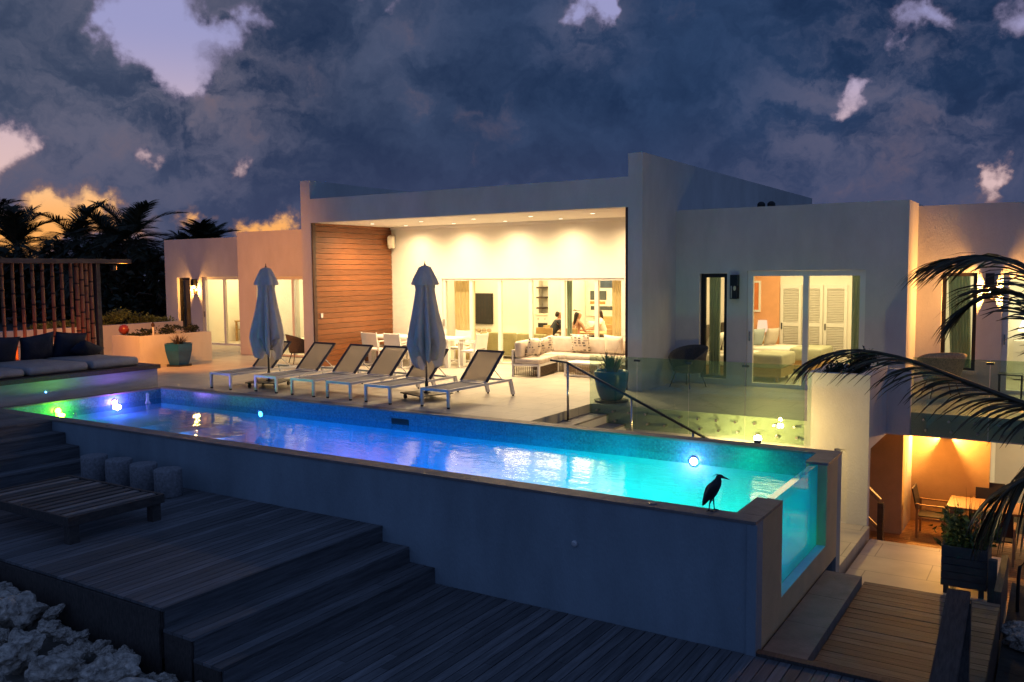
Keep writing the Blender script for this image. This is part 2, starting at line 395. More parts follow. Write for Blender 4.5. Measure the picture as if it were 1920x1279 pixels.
def mixc(f, a, b):
    n = N.new('ShaderNodeMix'); n.data_type = 'RGBA'; n.clamp_factor = True
    if isinstance(f, (int, float)): n.inputs[0].default_value = f
    else: L.new(f, n.inputs[0])
    for i, v in ((6, a), (7, b)):
        if isinstance(v, tuple): n.inputs[i].default_value = v
        else: L.new(v, n.inputs[i])
    return n.outputs[2]
sep = N.new('ShaderNodeSeparateXYZ'); L.new(D, sep.inputs[0]); EZ = sep.outputs[2]
# billowing distortion of the lookup direction
wob = vmath('SCALE', vmath('SUBTRACT', nz(D, 5.5, 5, .6, color=True), (.5, .5, .5)), scale=.13)
fine = vmath('SCALE', vmath('SUBTRACT', nz(D, 22, 6, .65, color=True), (.5, .5, .5)), scale=.05)
P = vmath('ADD', vmath('ADD', D, wob), fine)
def holes(spots):
    tot = None
    for px, py, rad, wt in spots:
        d = vmath('DISTANCE', P, sky_dir(px, py))
        v = mrange(d, rad / F_PX * 1.0, 0., 0., wt)
        tot = v if tot is None else math_('ADD', tot, v)
    return tot
# openings in the cloud deck: (where, angular radius, strength)
gap = holes([(250, 40, 95, 1.0), (345, 50, 105, 1.1), (440, 40, 70, .8), (300, 130, 60, .8), (350, 140, 50, .7), (190, 10, 70, .8), (345, 320, 40, .4), (280, -80, 130, 1.),
             (10, 275, 70, .95), (-70, 270, 100, .9), (275, 295, 40, .72), (482, 305, 46, .8), (475, 345, 30, .5),
             (640, 2, 45, .6), (735, 5, 45, .7), (1090, 45, 62, 1.0), (1120, 25, 40, .7), (1570, 195, 50, 1.0), (1590, 145, 36, .8), (1655, 85, 40, .7), (1700, 40, 40, .7), (1760, 15, 50, .8), (1880, 5, 80, .9),
             (1845, 325, 40, .9), (1850, 385, 60, .35)])
band = holes([(30, 450, 55, .8), (105, 415, 55, .9), (170, 402, 55, .95), (235, 412, 50, .9), (378, 408, 50, .95), (425, 412, 42, .8), (505, 420, 45, .9), (550, 425, 42, .8), (-60, 440, 110, .9), (90, 455, 80, .7), (300, 432, 50, .6), (1850, 375, 40, .4)])
n1 = nz(P, 3.2, 8, .62); n2 = nz(vmath('MULTIPLY', P, (1, 1, 1.7)), 8.5, 8, .6, .3)
rag = math_('MULTIPLY', math_('SUBTRACT', n2, .5), 1.05)
g1 = math_('ADD', gap, rag); b1 = math_('ADD', band, rag)
openA = mrange(g1, .40, 1.0); rimA = mrange(g1, .24, .70)
openB = mrange(b1, .30, .85); rimB = mrange(b1, .05, .55)
# the clouds themselves
n3 = nz(vmath('ADD', D, wob), 1.7, 4, .5)
shade = mrange(math_('ADD', math_('ADD', math_('MULTIPLY', n1, .4), math_('MULTIPLY', n2, .3)), math_('MULTIPLY', n3, .5)), .45, .76)
n2s = nz(vmath('ADD', vmath('MULTIPLY', P, (1, 1, 1.7)), (-.012, .006, -.035)), 8.5, 8, .6, .3); n1s = nz(vmath('ADD', P, (-.03, .015, -.06)), 3.2, 8, .62)
relief = math_('ADD', math_('MULTIPLY', math_('SUBTRACT', n2, n2s), 1.0), math_('MULTIPLY', math_('SUBTRACT', n1, n1s), 1.1))
shade = math_('ADD', math_('MULTIPLY', shade, .75), math_('ADD', relief, .10), clamp=True)
halo = None
for px, py, rad, wt in ((1650, 170, 300, .9), (1480, 330, 260, .5), (330, 110, 330, .8), (20, 300, 260, .7), (380, 400, 330, .55), (1850, 330, 180, .7), (1100, 60, 140, .6), (700, 30, 240, .25)):
    v = mrange(vmath('DISTANCE', D, sky_dir(px, py)), rad / F_PX, 0., 0., wt); halo = v if halo is None else math_('ADD', halo, v)
halo = math_('MULTIPLY', halo, mrange(math_('ADD', n2, math_('MULTIPLY', relief, .5)), .36, .66), clamp=True)
side = mrange(vmath('DOT_PRODUCT', D, tuple(RT)), -.55, .25)            # from the sunset side to the night side
cl_dark = mixc(side, lin((38, 52, 80)), lin((27, 46, 78)))
cl_lite = mixc(side, lin((76, 86, 110)), lin((48, 70, 106)))
cloud = mixc(shade, cl_dark, cl_lite)
cloud = mixc(math_('MULTIPLY', halo, .7), cloud, mixc(side, lin((116, 112, 130)), lin((98, 98, 122))))
low = mrange(EZ, .20, .02); cloud = mixc(math_('MULTIPLY', low, .6), cloud, lin((68, 74, 106)))
cloud = mixc(math_('MULTIPLY', rimA, .75), cloud, mixc(low, lin((118, 110, 138)), lin((150, 118, 116))))
cloud = mixc(math_('MULTIPLY', rimB, .6), cloud, lin((150, 112, 100)))
# clear air behind: Nishita after sunset, tinted lilac to orange towards the horizon
sky = N.new('ShaderNodeTexSky'); sky.sky_type = 'NISHITA'; sky.sun_disc = False
SUN_AZ = math.atan2(-.93, .36)
sky.sun_elevation = R(-1.5); sky.sun_rotation = SUN_AZ; sky.dust_density = 1.5
nish = vmath('SCALE', sky.outputs[0], scale=.06)
hi = mixc(mrange(EZ, .10, .26), lin((214, 182, 184)), lin((150, 150, 196)))
clear = vmath('ADD', hi, nish)
clearB = mixc(mrange(EZ, .04, .12), lin((255, 176, 96)), lin((255, 208, 158)))
col = mixc(openA, cloud, clear); col = mixc(openB, col, clearB)
# the sea side of the sky, behind the camera: plain deep blue overcast
back = mrange(vmath('DOT_PRODUCT', D, tuple(FW)), .35, -.1)
deep = mixc(mrange(nz(D, 2.5, 4), .35, .7), (.054, .098, .225, 1), (.092, .148, .315, 1))
col = mixc(back, col, deep)
col = mixc(mrange(EZ, 0., -.06), col, lin((18, 24, 36)))
L.new(col, bg.inputs[0]); bg.inputs[1].default_value = 1.0

sun = bpy.data.lights.new('sun', 'SUN'); sun.energy = .03; sun.angle = R(4); sun.color = (1, .55, .3)
so = bpy.data.objects.new('sun', sun); C.objects.link(so)
so.rotation_euler = Vector((.93, -.36, -.06)).to_track_quat('-Z', 'Y').to_euler()
scene.view_settings.view_transform = 'Standard'; scene.view_settings.look = 'None'; scene.view_settings.exposure = 0; scene.view_settings.gamma = 1
cy = scene.cycles
cy.use_denoising = True
try: cy.denoiser = 'OPENIMAGEDENOISE'
except Exception: pass
cy.max_bounces = 7; cy.diffuse_bounces = 4; cy.glossy_bounces = 4; cy.transparent_max_bounces = 24; cy.sample_clamp_indirect = 4; cy.sample_clamp_direct = 0
cy.caustics_reflective = False; cy.caustics_refractive = False; cy.blur_glossy = .6
# ------------------------------------------------------------------ ground, terrace, decks
structure(MB().box(-400, 400, 24.2, 900, -3.6, -3.1).build('ground', M['soil']))
structure(MB().box(-400, 400, -60, 24.2, -3.9, -3.4).build('ground', M['soil']))
structure(MB().box(-120, -27.4, 4, 60, -3.0, -.45).build('garden_ground', M['soil']))

mb = MB()
mb.box(-30, -16.6, 11.9, 20.1, -.35, 0); mb.box(-16.6, -7.3, 12.1, 19.38, -.35, 0); mb.box(-7.3, -3.43, 14.33, 18.05, -.38, 0); mb.box(-3.43, -2.652, 14.462, 18.05, -.38, 0); mb.box(-2.652, -2.49, 15.9, 18.05, -.38, 0)
mb.box(-21.2, -16.6, 20.1, 21, -.35, 0)
structure(mb.build('terrace', M['terrace']))
mb = MB().box(-7.3, -3.432, 14.3, 14.33, -.38, 0)
structure(mb.build('terrace_edge', M['stucco']))

def planks_y(mb, x0, x1, y0, y1, z, w=.115, gap=.010, th=.03, lens=(2.2, 4.2), rnd=None):
    """boards running along y, butted with random joints"""
    x = x0
    rnd = rnd or random.Random(3)
    while x < x1 - .02:
        xe = min(x + w - gap, x1); y = y0
        while y < y1 - .01:
            ye = min(y1, y + rnd.uniform(*lens))
            if y1 - ye < .4: ye = y1
            dz = rnd.uniform(-.0015, .0015)
            mb.box(x, xe, y, ye - .003, z - th, z + dz); y = ye
        x += w
def planks_x(mb, x0, x1, y0, y1, z, w=.14, gap=.010, th=.03, lens=(5, 9), rnd=None):
    rnd = rnd or random.Random(5); y = y0
    while y < y1 - .02:
        ye = min(y + w - gap, y1); x = x0
        while x < x1 - .01:
            xe = min(x1, x + rnd.uniform(*lens))
            if x1 - xe < .5: xe = x1
            mb.box(x, xe - .003, y, ye, z - th, z + rnd.uniform(-.0015, .0015)); x = xe
        y += w

# upper deck with the steps that lead up to the walkway and down to the front deck
mb = MB(); planks_y(mb, -13.27, -7.15, 5.07, 8.255, -.74)
structure(mb.build('upper_deck', M['deck']))
mb = MB(); planks_y(mb, -6.33, 3.2, 3.4, 8.255, -1.33, rnd=random.Random(9))
structure(mb.build('front_deck', M['deck']))
mb = MB(); planks_y(mb, -24, -14.42, 3.5, 8.255, 0., rnd=random.Random(4))
structure(mb.build('walkway', M['deck']))
structure(MB().box(-24, -14.45, 3.5, 8.25, -1.2, -.04).build('walkway_base', M['darkwood']))
structure(MB().box(-13.25, -7.18, 5.1, 8.25, -1.3, -.78).build('deck_substructure', M['darkwood']))
structure(MB().box(-6.36, 3.2, 3.42, 8.25, -1.9, -1.37).build('deck_substructure', M['darkwood']))

def flight(name, label, xs, zs, y0, y1, seed):
    """wide timber steps: treads of boards along y, a riser board and an end board to each"""
    t = thing(name, label, 'steps', (xs[0], y0, zs[-1]))
    rnd = random.Random(seed)
    for k in range(len(xs) - 1):
        z = zs[k + 1]
        mb = MB(); w = (xs[k + 1] - xs[k]) / 3
        planks_y(mb, xs[k] + .002, xs[k + 1], y0, y1, z, w=w, rnd=rnd); mb.build('tread', M['deck'], t)
    for k in range(len(xs)):
        zt, zb = zs[k] - .034, zs[k + 1]
        mb = MB(); mb.box(xs[k] - .03, xs[k] - .006, y0 + .03, y1, zb - .02, zt)
        mb.build('riser', M['deck'], t)
        mb = MB(); mb.box((xs[k - 1] if k else xs[0] - .3), xs[k] - .034, y0 + .004, y0 + .028, zb - .3, zt); mb.build('end_board', M['railwood'], t)
    return t
flight('deck_steps', 'three broad dark timber steps going down from the upper deck to the front deck', [-7.15, -6.72, -6.33], [-.74, -.94, -1.135, -1.33], 5.07, 8.255, 11)
flight('deck_steps', 'dim timber steps beside the round stools, rising to the walkway at the pool end', [-14.42, -14.03, -13.65, -13.27], [0., -.185, -.37, -.555, -.74], 3.9, 8.255, 12)
tag(MB().box(-13.2, -7.18, 5.045, 5.066, -1.5, -.775).build('fascia_board', M['railwood']), 'long dark edge board along the upper deck above the rocks', 'board')

# deck on the right: boards across, a kerb to the front deck, a low stone ledge along the pool end
mb = MB(); planks_x(mb, -1.97, -.5, 8.40, 11.26, -1.43, w=.145, lens=(8, 9)); structure(mb.build('side_deck', M['deck_x']))
structure(MB().box(-1.97, -.5, 8.4, 11.24, -2.4, -1.47).build('deck_substructure', M['darkwood']))
structure(MB().box(-2.43, 3.2, 8.26, 8.36, -1.5, -1.30).build('kerb', M['railwood']))
mb = MB()
for a, b in ((8.37, 9.3), (9.3, 10.22), (10.22, 11.14)): mb.box(-2.41, -1.98, a + .003, b - .003, -1.9, -1.33)
structure(mb.build('stone_ledge', M['ledge']))
structure(MB().box(-2.41, -.55, 11.27, 14.15, -2.8, -1.73).build('tiled_landing', M['platform']))
structure(MB().box(-6.9, -2.45, 12.13, 14.295, -2.8, -1.58).build('tiled_plinth', M['platform']))
# bank of sand and soil below the rocks
def bank(x, y):
    z = -.90 - .135 * (x + 10) - .33 * (4.9 - y)
    return max(-3.4, z) + .12 * noise.noise(Vector((x * .9, y * .9, 0)))
mb = MB(); nx, ny = 60, 36; g = []
for i in range(nx + 1):
    x = -22 + i * 16. / nx
    g.append([mb.bm.verts.new((x, -4 + j * 9.0 / ny, bank(x, -4 + j * 9.0 / ny) - .15)) for j in range(ny + 1)])
for i in range(nx):
    for j in range(ny): mb.bm.faces.new((g[i][j], g[i + 1][j], g[i + 1][j + 1], g[i][j + 1]))
structure(mb.build('rocky_bank', M['sand'], smooth=True))
mb = MB(); g = []
for i in range(21):
    g.append([mb.bm.verts.new((-.48 + i * .35, 7.5 + j * .35, -1.95 - .12 * i * .35 + .1 * noise.noise(Vector((i * .5, j * .5, 3))))) for j in range(19)])
for i in range(20):
    for j in range(18): mb.bm.faces.new((g[i][j], g[i + 1][j], g[i + 1][j + 1], g[i][j + 1]))
structure(mb.build('planting_bed', M['soil'], smooth=True))
mb = MB(); planks_x(mb, -5, 4.5, 14.17, 19.24, -2.70, w=.12, lens=(1.6, 3), rnd=random.Random(8))
structure(mb.build('lower_patio', M['teak']))
structure(MB().box(-5, 4.5, 14.17, 21, -2.95, -2.735).build('patio_slab', M['soil']))

# ------------------------------------------------------------------ swimming pool
pool = thing('swimming_pool', 'long raised swimming pool glowing blue to green with a clear window in its end', 'pool', (-9.5, 10, -1.33))
W0, W1, Y0, Y1, XE = -16.5, -2.44, 8.26, 12.1, -2.7
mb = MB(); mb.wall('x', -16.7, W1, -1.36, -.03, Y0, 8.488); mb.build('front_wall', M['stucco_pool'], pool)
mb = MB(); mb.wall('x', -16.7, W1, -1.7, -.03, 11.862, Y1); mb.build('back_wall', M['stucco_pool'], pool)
mb = MB(); mb.wall('y', 8.489, 11.861, -1.36, -.03, XE, W1, [(9.2, 11.25, -1.06, .2)]); mb.build('end_wall', M['ochre_wall'], pool)
MB().box(-2.52, -2.425, 8.236, 8.258, -1.34, -.035).build('corner_strip', M['stucco_pool'], pool)
MB().box(-16.7, -16.472, 8.489, 11.861, -1.3, -.03).build('end_wall', M['plaster'], pool)
# inside skin: plaster floor and walls, a mosaic band at the water line
MB().box(-16.47, XE - .012, 8.49, 11.86, -1.3, -1.18).build('floor', M['plaster'], pool)
mb = MB().box(-16.47, XE - .012, 8.489, 8.498, -1.18, -.34); mb.box(-16.47, XE - .012, 11.852, 11.861, -1.18, -.34); mb.box(-16.471, -16.462, 8.5, 11.85, -1.18, -.34)
mb.box(XE - .012, XE - .002, 8.5, 9.2, -1.18, -.34); mb.box(XE - .012, XE - .002, 11.25, 11.85, -1.18, -.34); mb.box(XE - .012, XE - .002, 9.2, 11.25, -1.18, -1.06)
mb.build('lining', M['plaster'], pool)
mb = MB().box(-16.468, XE - .004, 8.489, 8.4995, -.34, -.03); mb.box(-16.468, XE - .004, 11.8505, 11.861, -.34, -.03); mb.box(-16.472, -16.4605, 8.5, 11.85, -.34, -.03)
mb.box(XE - .014, XE - .002, 8.5, 9.2, -.34, -.03); mb.box(XE - .014, XE - .002, 11.25, 11.85, -.34, -.03)
mb.build('waterline_tiles', M['mosaic'], pool)
mb = MB()
for x, z in ((-14.7, -.45), (-14.25, -.60), (-13.8, -.76), (-13.35, -.92), (-12.9, -1.05)):
    mb.box(-16.46, x, 8.5, 11.85, -1.18, z)
mb2 = MB()
for i, (x, z) in enumerate(((-14.7, -.45), (-14.25, -.60), (-13.8, -.76), (-13.35, -.92), (-12.9, -1.05))):
    x0 = -16.46 if i == 0 else (-14.7, -14.25, -13.8, -13.35)[i - 1]
    mb2.box(x0, x, 8.5, 11.85, -1.18, z)
mb.bm.free(); mb2.build('underwater_steps', M['plaster'], pool)
# coping of separate stones
rnd = random.Random(2)
def coping_x(x0, x1, y0, y1):
    mb = MB(); x = x0
    while x < x1 - .01:
        xe = min(x + .6, x1)
        if x1 - xe < .2: xe = x1
        mb.box(x + .002, xe - .002, y0, y1, -.03, rnd.uniform(-.001, .001)); x = xe
    return mb
coping_x(-16.7, -2.435, 8.25, 8.50).build('coping', M['coping'], pool)
coping_x(-16.7, -2.435, 11.85, 12.105).build('coping', M['coping'], pool)
MB().box(-2.71, -2.435, 8.503, 9.19, -.03, 0).build('coping', M['coping'], pool); MB().box(-2.71, -2.435, 11.26, 11.847, -.03, 0).build('coping', M['coping'], pool)
mb = MB().box(-16.7, -16.455, 8.503, 11.847, -.03, 0); mb.build('coping', M['coping'], pool)
ac = MB().box(-2.64, -2.555, 9.02, 11.43, -1.09, -.028).build('acrylic_window', M['acrylic'], pool)
MB().box(-2.549, -2.445, 9.205, 11.245, -1.1, -1.055).build('window_sill', M['plaster'], pool)
mb = MB(); nx, ny = 4, 2
mb.face([(-16.46, 8.5, -.225), (-2.715, 8.5, -.225), (-2.715, 11.85, -.225), (-16.46, 11.85, -.225)])
mb.face([(-2.715, 9.2, -.225), (-2.642, 9.2, -.225), (-2.642, 11.25, -.225), (-2.715, 11.25, -.225)])
structure(mb.build('water', M['water']))
MB().box(-10.0, -9.62, 11.835, 11.85, -.235, -.135).build('skimmer_mouth', M['rubber'], pool)
def pool_lamp(x, y, z, col, emit, power, norm, r=.055, lrad=.06, off=.12, lcol=None, beam=0):
    n = Vector(norm); q = n.to_track_quat('Z', 'Y').to_matrix()
    mb = MB(); mb.lathe([(r * 1.5, 0), (r * 1.5, .012), (r * 1.1, .018)], n=20)
    mb.xf(Matrix.Translation((x, y, z)) @ q.to_4x4()); f = mb.build('pool_light', M['steel'], pool)
    mb = MB(); mb.lathe([(r, .0185), (r * .8, .026), (r * .3, .03)], n=20); mb.xf(Matrix.Translation((x, y, z)) @ q.to_4x4())
    mb.build('lens', glow('pool_lens', col, emit), f)
    if power and beam: lamp('SPOT', Vector((x, y, z)) + n * .05, power, lcol or col, lrad, target=Vector((x, y, z)) + n * 2 + Vector((-.7 if x > -4 else 0, 0, -beam)), spot=98, blend=.8)
    elif power: lamp('POINT', Vector((x, y, z)) + n * off, power, lcol or col, lrad)
GREEN, VIOLET, BLUE, CYAN, AQUA, PINK = (.25, 1, .02), (.42, .22, 1), (.0, .13, 1), (.0, .46, 1), (.0, 1., .55), (.9, .3, 1)
pool_lamp(-16.46, 9.55, -.19, GREEN, 60, 26, (1, 0, 0))
pool_lamp(-16.46, 10.75, -.19, (.62, .5, 1), 70, 34, (1, 0, 0), lcol=(.36, .14, 1))
pool_lamp(-13.34, 11.85, -.33, (.10, .40, 1), 22, 420, (0, -1, 0), beam=.45)
for x, z, col, p in ((-12.0, -.78, (.0, .24, 1), 400), (-10.2, -.78, (.0, .22, 1), 360), (-8.4, -.78, (.0, .28, 1), 340), (-6.9, -.78, (.0, .50, 1), 340), (-5.6, -.78, (.0, .95, .66), 400), (-4.5, -.78, (.0, 1, .42), 480), (-3.6, -.78, (.0, 1, .34), 260)):
    pool_lamp(x, 8.5, z, col, 1.2, p, (0, 1, 0), beam=.95)
pool_lamp(-4.41, 11.85, -.30, PINK, 40, 12, (0, -1, 0))
pool_lamp(-2.712, 8.85, -.6, (.5, .4, 1), 3, 14, (-1, 0, 0))
# round fittings set in the front wall and the coping
MB().lathe([(.035, 0), (.035, .02), (.02, .028)], n=16).xf(Matrix.Translation((-4.42, 8.26, -.53)) @ Matrix.Rotation(R(90), 4, 'X')).build('wall_jet', M['alu'], pool)
for x in (-3.56, -13.0): MB().lathe([(.045, 0), (.045, .008), (.03, .011)], (x, 8.375, 0), 20).build('coping_cap', M['steel'], pool)
# small fountain jets in the shallow end
for x, y, h in ((-15.55, 9.35, .10), (-16.0, 11.2, .22)):
    o = MB(); o.lathe([(.05, 0), (.03, h * .25), (.022, h * .6), (.028, h * .85), (.01, h)], (x, y, -.225), 12, f=lambda a, z, r: r * (1 + .25 * math.sin(3 * a + 40 * z)))
    tag(o.build('water_jet', glassmat('jet_water', (.9, .95, 1), 1.33, bump=.8, bscale=18, body=.35, bodycol=(.8, .85, 1, 1)), smooth=True), ('low' if h < .15 else 'taller') + ' bubbling water jet in the shallow end of the pool near the ' + ('green' if h < .15 else 'violet') + ' light', 'fountain')

# ------------------------------------------------------------------ villa
villa = thing('villa', 'white flat roofed modern villa with a deep lit porch and glass sliding doors', 'house', (-12, 20, 0))
S = M['stucco']
def wallx(name, a0, a1, z0, z1, p0, p1, holes=(), mat=None): return MB().wall('x', a0, a1, z0, z1, p0, p1, holes).build(name, mat or S, villa)
def wally(name, a0, a1, z0, z1, p0, p1, holes=(), mat=None): return MB().wall('y', a0, a1, z0, z1, p0, p1, holes).build(name, mat or S, villa)
# main volume: side walls standing above the roof, fascia beam, soffit, back wall of the porch
wally('side_wall', 16.25, 30, -.3, 4.78, -16.6, -16.27)
wally('side_wall', 16.25, 30, -.3, 4.77, -7.47, -7.16)
MB().box(-16.27, -7.47, 16.25, 16.55, 3.71, 4.31).build('roof_beam', S, villa)
MB().box(-16.27, -7.47, 16.55, 30, 3.95, 4.1).build('roof', M['stucco'], villa)
MB().box(-16.27, -7.47, 16.55, 19.38, 3.71, 3.8).build('porch_ceiling', M['ceiling'], villa)
MB().box(-16.19, -7.55, 19.27, 19.378, 3.64, 3.705).build('cove', M['ceiling'], villa)
DOORW = (-14.49, -9.0, 0., 2.26)
wallx('porch_back_wall', -16.27, -7.47, 0, 3.7, 19.38, 19.62, [DOORW], M['interior'])
# timber cladding of the porch's left side: separate boards
mb = MB(); z = 0.
while z < 3.70:
    mb.box(-16.268, -16.235, 16.38, 19.36, z + .007, min(z + .133, 3.705)); z += .14
mb.build('timber_cladding', M['cedar'], villa)
mb = MB().box(-16.268, -16.225, 16.27, 16.375, 0, 3.705); mb.build('cladding_edge', M['trim'], villa)
mb = MB(); z = 0.
while z < 3.70:
    mb.box(-7.505, -7.472, 16.38, 19.36, z + .007, min(z + .133, 3.705)); z += .14
mb.build('timber_cladding', M['cedar'], villa)
MB().box(-7.535, -7.472, 16.27, 16.375, 0, 3.705).build('cladding_edge', M['trim'], villa)

def glazing(x0, x1, z0, z1, y, nm, mat, names=('sliding_door', 'window'), mull=.055, depth=.09, rail=.06, handle=True, kind='sliding_door', panes=None):
    """frame with nm panels; panes of glass are its sub-parts"""
    mb = MB(); e = .002
    mb.box(x0 + e, x1 - e, y, y + depth, z1 - rail, z1 - e); mb.box(x0 + e, x1 - e, y, y + depth, z0 + e, z0 + rail * .7)
    xs = [x0 + (x1 - x0) * i / nm for i in range(nm + 1)] if panes is None else panes
    for i, x in enumerate(xs):
        a = x0 + e if i == 0 else (x1 - mull - e if i == len(xs) - 1 else x - mull / 2)
        mb.box(a, a + mull, y + .003 * (i % 2), y + depth - .003, z0 + rail * .7, z1 - rail)
    f = mb.build(kind, mat, villa)
    for i in range(len(xs) - 1):
        p0 = xs[i] + (mull if i == 0 else mull / 2); p1 = xs[i + 1] - (mull if i == len(xs) - 2 else mull / 2)
        MB().box(p0 - .004, p1 + .004, y + .03, y + .042, z0 + rail * .6, z1 - rail + .004).build('pane', M['glass'], f)
    if handle:
        xh = xs[0] + mull / 2; MB().box(xh - .012, xh + .012, y - .035, y - .003, z0 + .95, z0 + 1.15).build('handle', M['steel'], f)
    return f
glazing(-14.49, -9.0, 0, 2.26, 19.42, 6, M['frame_white'], mull=.10, panes=[-14.49, -13.55, -12.63, -11.68, -10.72, -9.78, -9.0])
# right wing
wx0, wx1, wy = -7.16, -2.52, 18.05
NW = (-6.62, -6.02, .12, 2.36); GD = (-5.59, -3.27, 0., 2.41)
wallx('wing_front', wx0, wx1, -.3, 3.72, wy, wy + .25, [NW, GD])
wally('wing_side', wy + .25, 24, -2.75, 3.72, wx1 - .25, wx1)
wallx('lower_wall', -7.16, wx1, -2.75, -.3, wy, wy + .25, mat=M['ochre_wall'])
MB().box(wx0, wx1 - .25, wy + .25, 24, 3.35, 3.5).build('roof', S, villa)
glazing(*NW[:2], NW[2], NW[3], wy + .10, 1, M['frame_dark'], kind='window', handle=False, mull=.09, rail=.085)
glazing(*GD[:2], GD[2], GD[3], wy + .04, 2, M['frame_white'], mull=.11, rail=.11, panes=[-5.59, -4.41, -3.27])
# far right wing, set back
NW2 = (-2.06, -1.44, .42, 2.34); GD2 = (-1.0, 1.4, 0., 2.3)
wallx('wing_front', wx1, 4.5, -.4, 3.67, 19.25, 19.5, [NW2, GD2], M['stucco'])
MB().box(wx1, 4.5, 19.5, 24, 3.3, 3.45).build('roof', S, villa)
glazing(*NW2[:2], NW2[2], NW2[3], 19.30, 1, M['frame_dark'], kind='window', handle=False, mull=.07, rail=.07)
glazing(*GD2[:2], GD2[2], GD2[3], 19.30, 2, M['frame_white'], mull=.1, rail=.1)
MB().box(-2.1, -1.4, 19.17, 19.248, .36, .418).build('window_sill', S, villa)
wallx('lower_wall', wx1 + .0, -1.12, -2.75, -.4, 19.25, 19.45, mat=M['ochre_wall'])
wallx('lower_wall', -1.12, 4.5, -2.75, -.4, 20.9, 21.1, mat=M['interior'])
wally('lower_wall', 19.45, 20.9, -2.75, -.4, -1.32, -1.12, mat=M['interior'])
# balcony slab with its beam
MB().box(wx1 + .02, 4.5, 16.1, 19.248, -.26, 0).build('balcony', M['terrace'], villa)
MB().box(wx1 + .02, 4.5, 16.05, 16.098, -.40, -.0).build('balcony_fascia', S, villa)
MB().box(wx1 + .02, 4.5, 16.1, 19.24, -.40, -.262).build('balcony_ceiling', M['ochre_wall'], villa)
# left wing: a pier block in front, the end block set back
PD = (-20.42, -17.6, 0., 2.35)
wallx('wing_front', -21.2, -16.6, -.3, 3.69, 18.1, 18.35, [PD])
wally('wing_side', 18.35, 20.1, -.3, 3.69, -21.2, -20.95); MB().box(-21.19, -20.96, 20.36, 20.8, -.01, 3.6).build('room_wall', M['interior'], villa)
MB().box(-20.95, -16.6, 18.35, 24, 3.3, 3.45).build('roof', S, villa)
glazing(PD[0], PD[1], 0, 2.35, 18.2, 2, M['frame_white'], mull=.09, rail=.09)
NW3 = (-26.75, -26.05, .05, 2.32); GD3 = (-25.42, -23.3, 0., 2.34)
wallx('wing_front', -27.4, -21.2, -.5, 3.67, 20.1, 20.35, [NW3, GD3])
wally('wing_side', 20.35, 26, -.5, 3.67, -27.4, -27.15)
MB().box(-27.15, -21.2, 20.35, 26, 3.3, 3.45).build('roof', S, villa)
glazing(NW3[0], NW3[1], NW3[2], NW3[3], 20.2, 1, M['frame_dark'], kind='window', handle=False, mull=.08, rail=.08)
glazing(GD3[0], GD3[1], 0, 2.34, 20.16, 2, M['frame_white'], mull=.09, rail=.09)
# rooms behind the glass: floors, partitions, ceilings
I = M['interior']
MB().box(-18.9, -7.47, 19.62, 25.4, -.3, -.01).build('room_floor', M['platform'], villa)
MB().box(-18.9, -7.47, 19.62, 25.4, 2.75, 2.85).build('room_ceiling', M['ceiling'], villa)
wallx('room_wall', -16.27, -13.65, -.01, 2.75, 23.2, 23.4, mat=I)
wallx('room_wall', -13.65, -13.14, -.01, 2.75, 23.42, 23.6, mat=I)
MB().box(-13.14, -12.62, 22.9, 25.2, -.01, 2.75).build('room_wall', I, villa)
MB().box(-7.16, -2.77, 18.3, 23, -.3, -.01).build('room_floor', M['platform'], villa)
MB().box(-7.16, -2.77, 18.3, 23, 2.75, 2.85).build('room_ceiling', M['ceiling'], villa)
wallx('room_wall', -6.15, -2.77, -.01, 2.75, 22.6, 22.8, mat=I)
wallx('room_wall', -7.16, -6.15, -.01, 2.75, 22.55, 22.8, mat=M['orange_wall'])
MB().box(-2.5, 4.5, 19.5, 23, -.4, -.01).build('room_floor', M['platform'], villa)
MB().box(-2.5, 4.5, 19.5, 23, 2.75, 2.85).build('room_ceiling', M['ceiling'], villa)
wallx('room_wall', -2.5, 4.5, -.01, 2.75, 22.4, 22.6, mat=I)
MB().box(-20.95, -16.6, 18.35, 22, -.3, -.01).build('room_floor', M['platform'], villa)
MB().box(-20.95, -16.6, 18.35, 22, 2.75, 2.85).build('room_ceiling', M['ceiling'], villa)
wallx('room_wall', -20.95, -16.6, -.01, 2.75, 20.6, 20.8, mat=I)
MB().box(-27.15, -21.2, 20.35, 25, -.3, -.01).build('room_floor', M['platform'], villa)
MB().box(-27.15, -21.2, 20.35, 25, 2.75, 2.85).build('room_ceiling', M['ceiling'], villa)
wallx('room_wall', -27.15, -21.2, -.01, 2.75, 23.6, 23.8, mat=I)
wally('room_wall', 20.35, 23.6, -.01, 2.75, -26.0, -25.9, mat=I)
# recessed downlights in the porch ceiling
for k, (x, y) in enumerate([(-15.3, 17.5), (-13.7, 17.5), (-12.1, 17.5), (-10.5, 17.5), (-8.9, 17.5), (-15.2, 18.75), (-13.6, 18.75), (-12.0, 18.75), (-10.4, 18.75), (-8.6, 18.75)]):
    f = MB().lathe([(.075, -.006), (.075, 0), (.05, 0)], (x, y, 3.709), 20).build('downlight', M['frame_white'], villa)
    MB().lathe([(.05, -.009), (.045, -.0065)], (x, y, 3.709), 16).build('bulb', glow('downlight_bulb', (1, .86, .62), 4), f)
    lamp('SPOT', (x, y, 3.68), 190 if k >= 5 else 600, (1, .71, .37), .1, (0, 0, 0), 168, 1.)

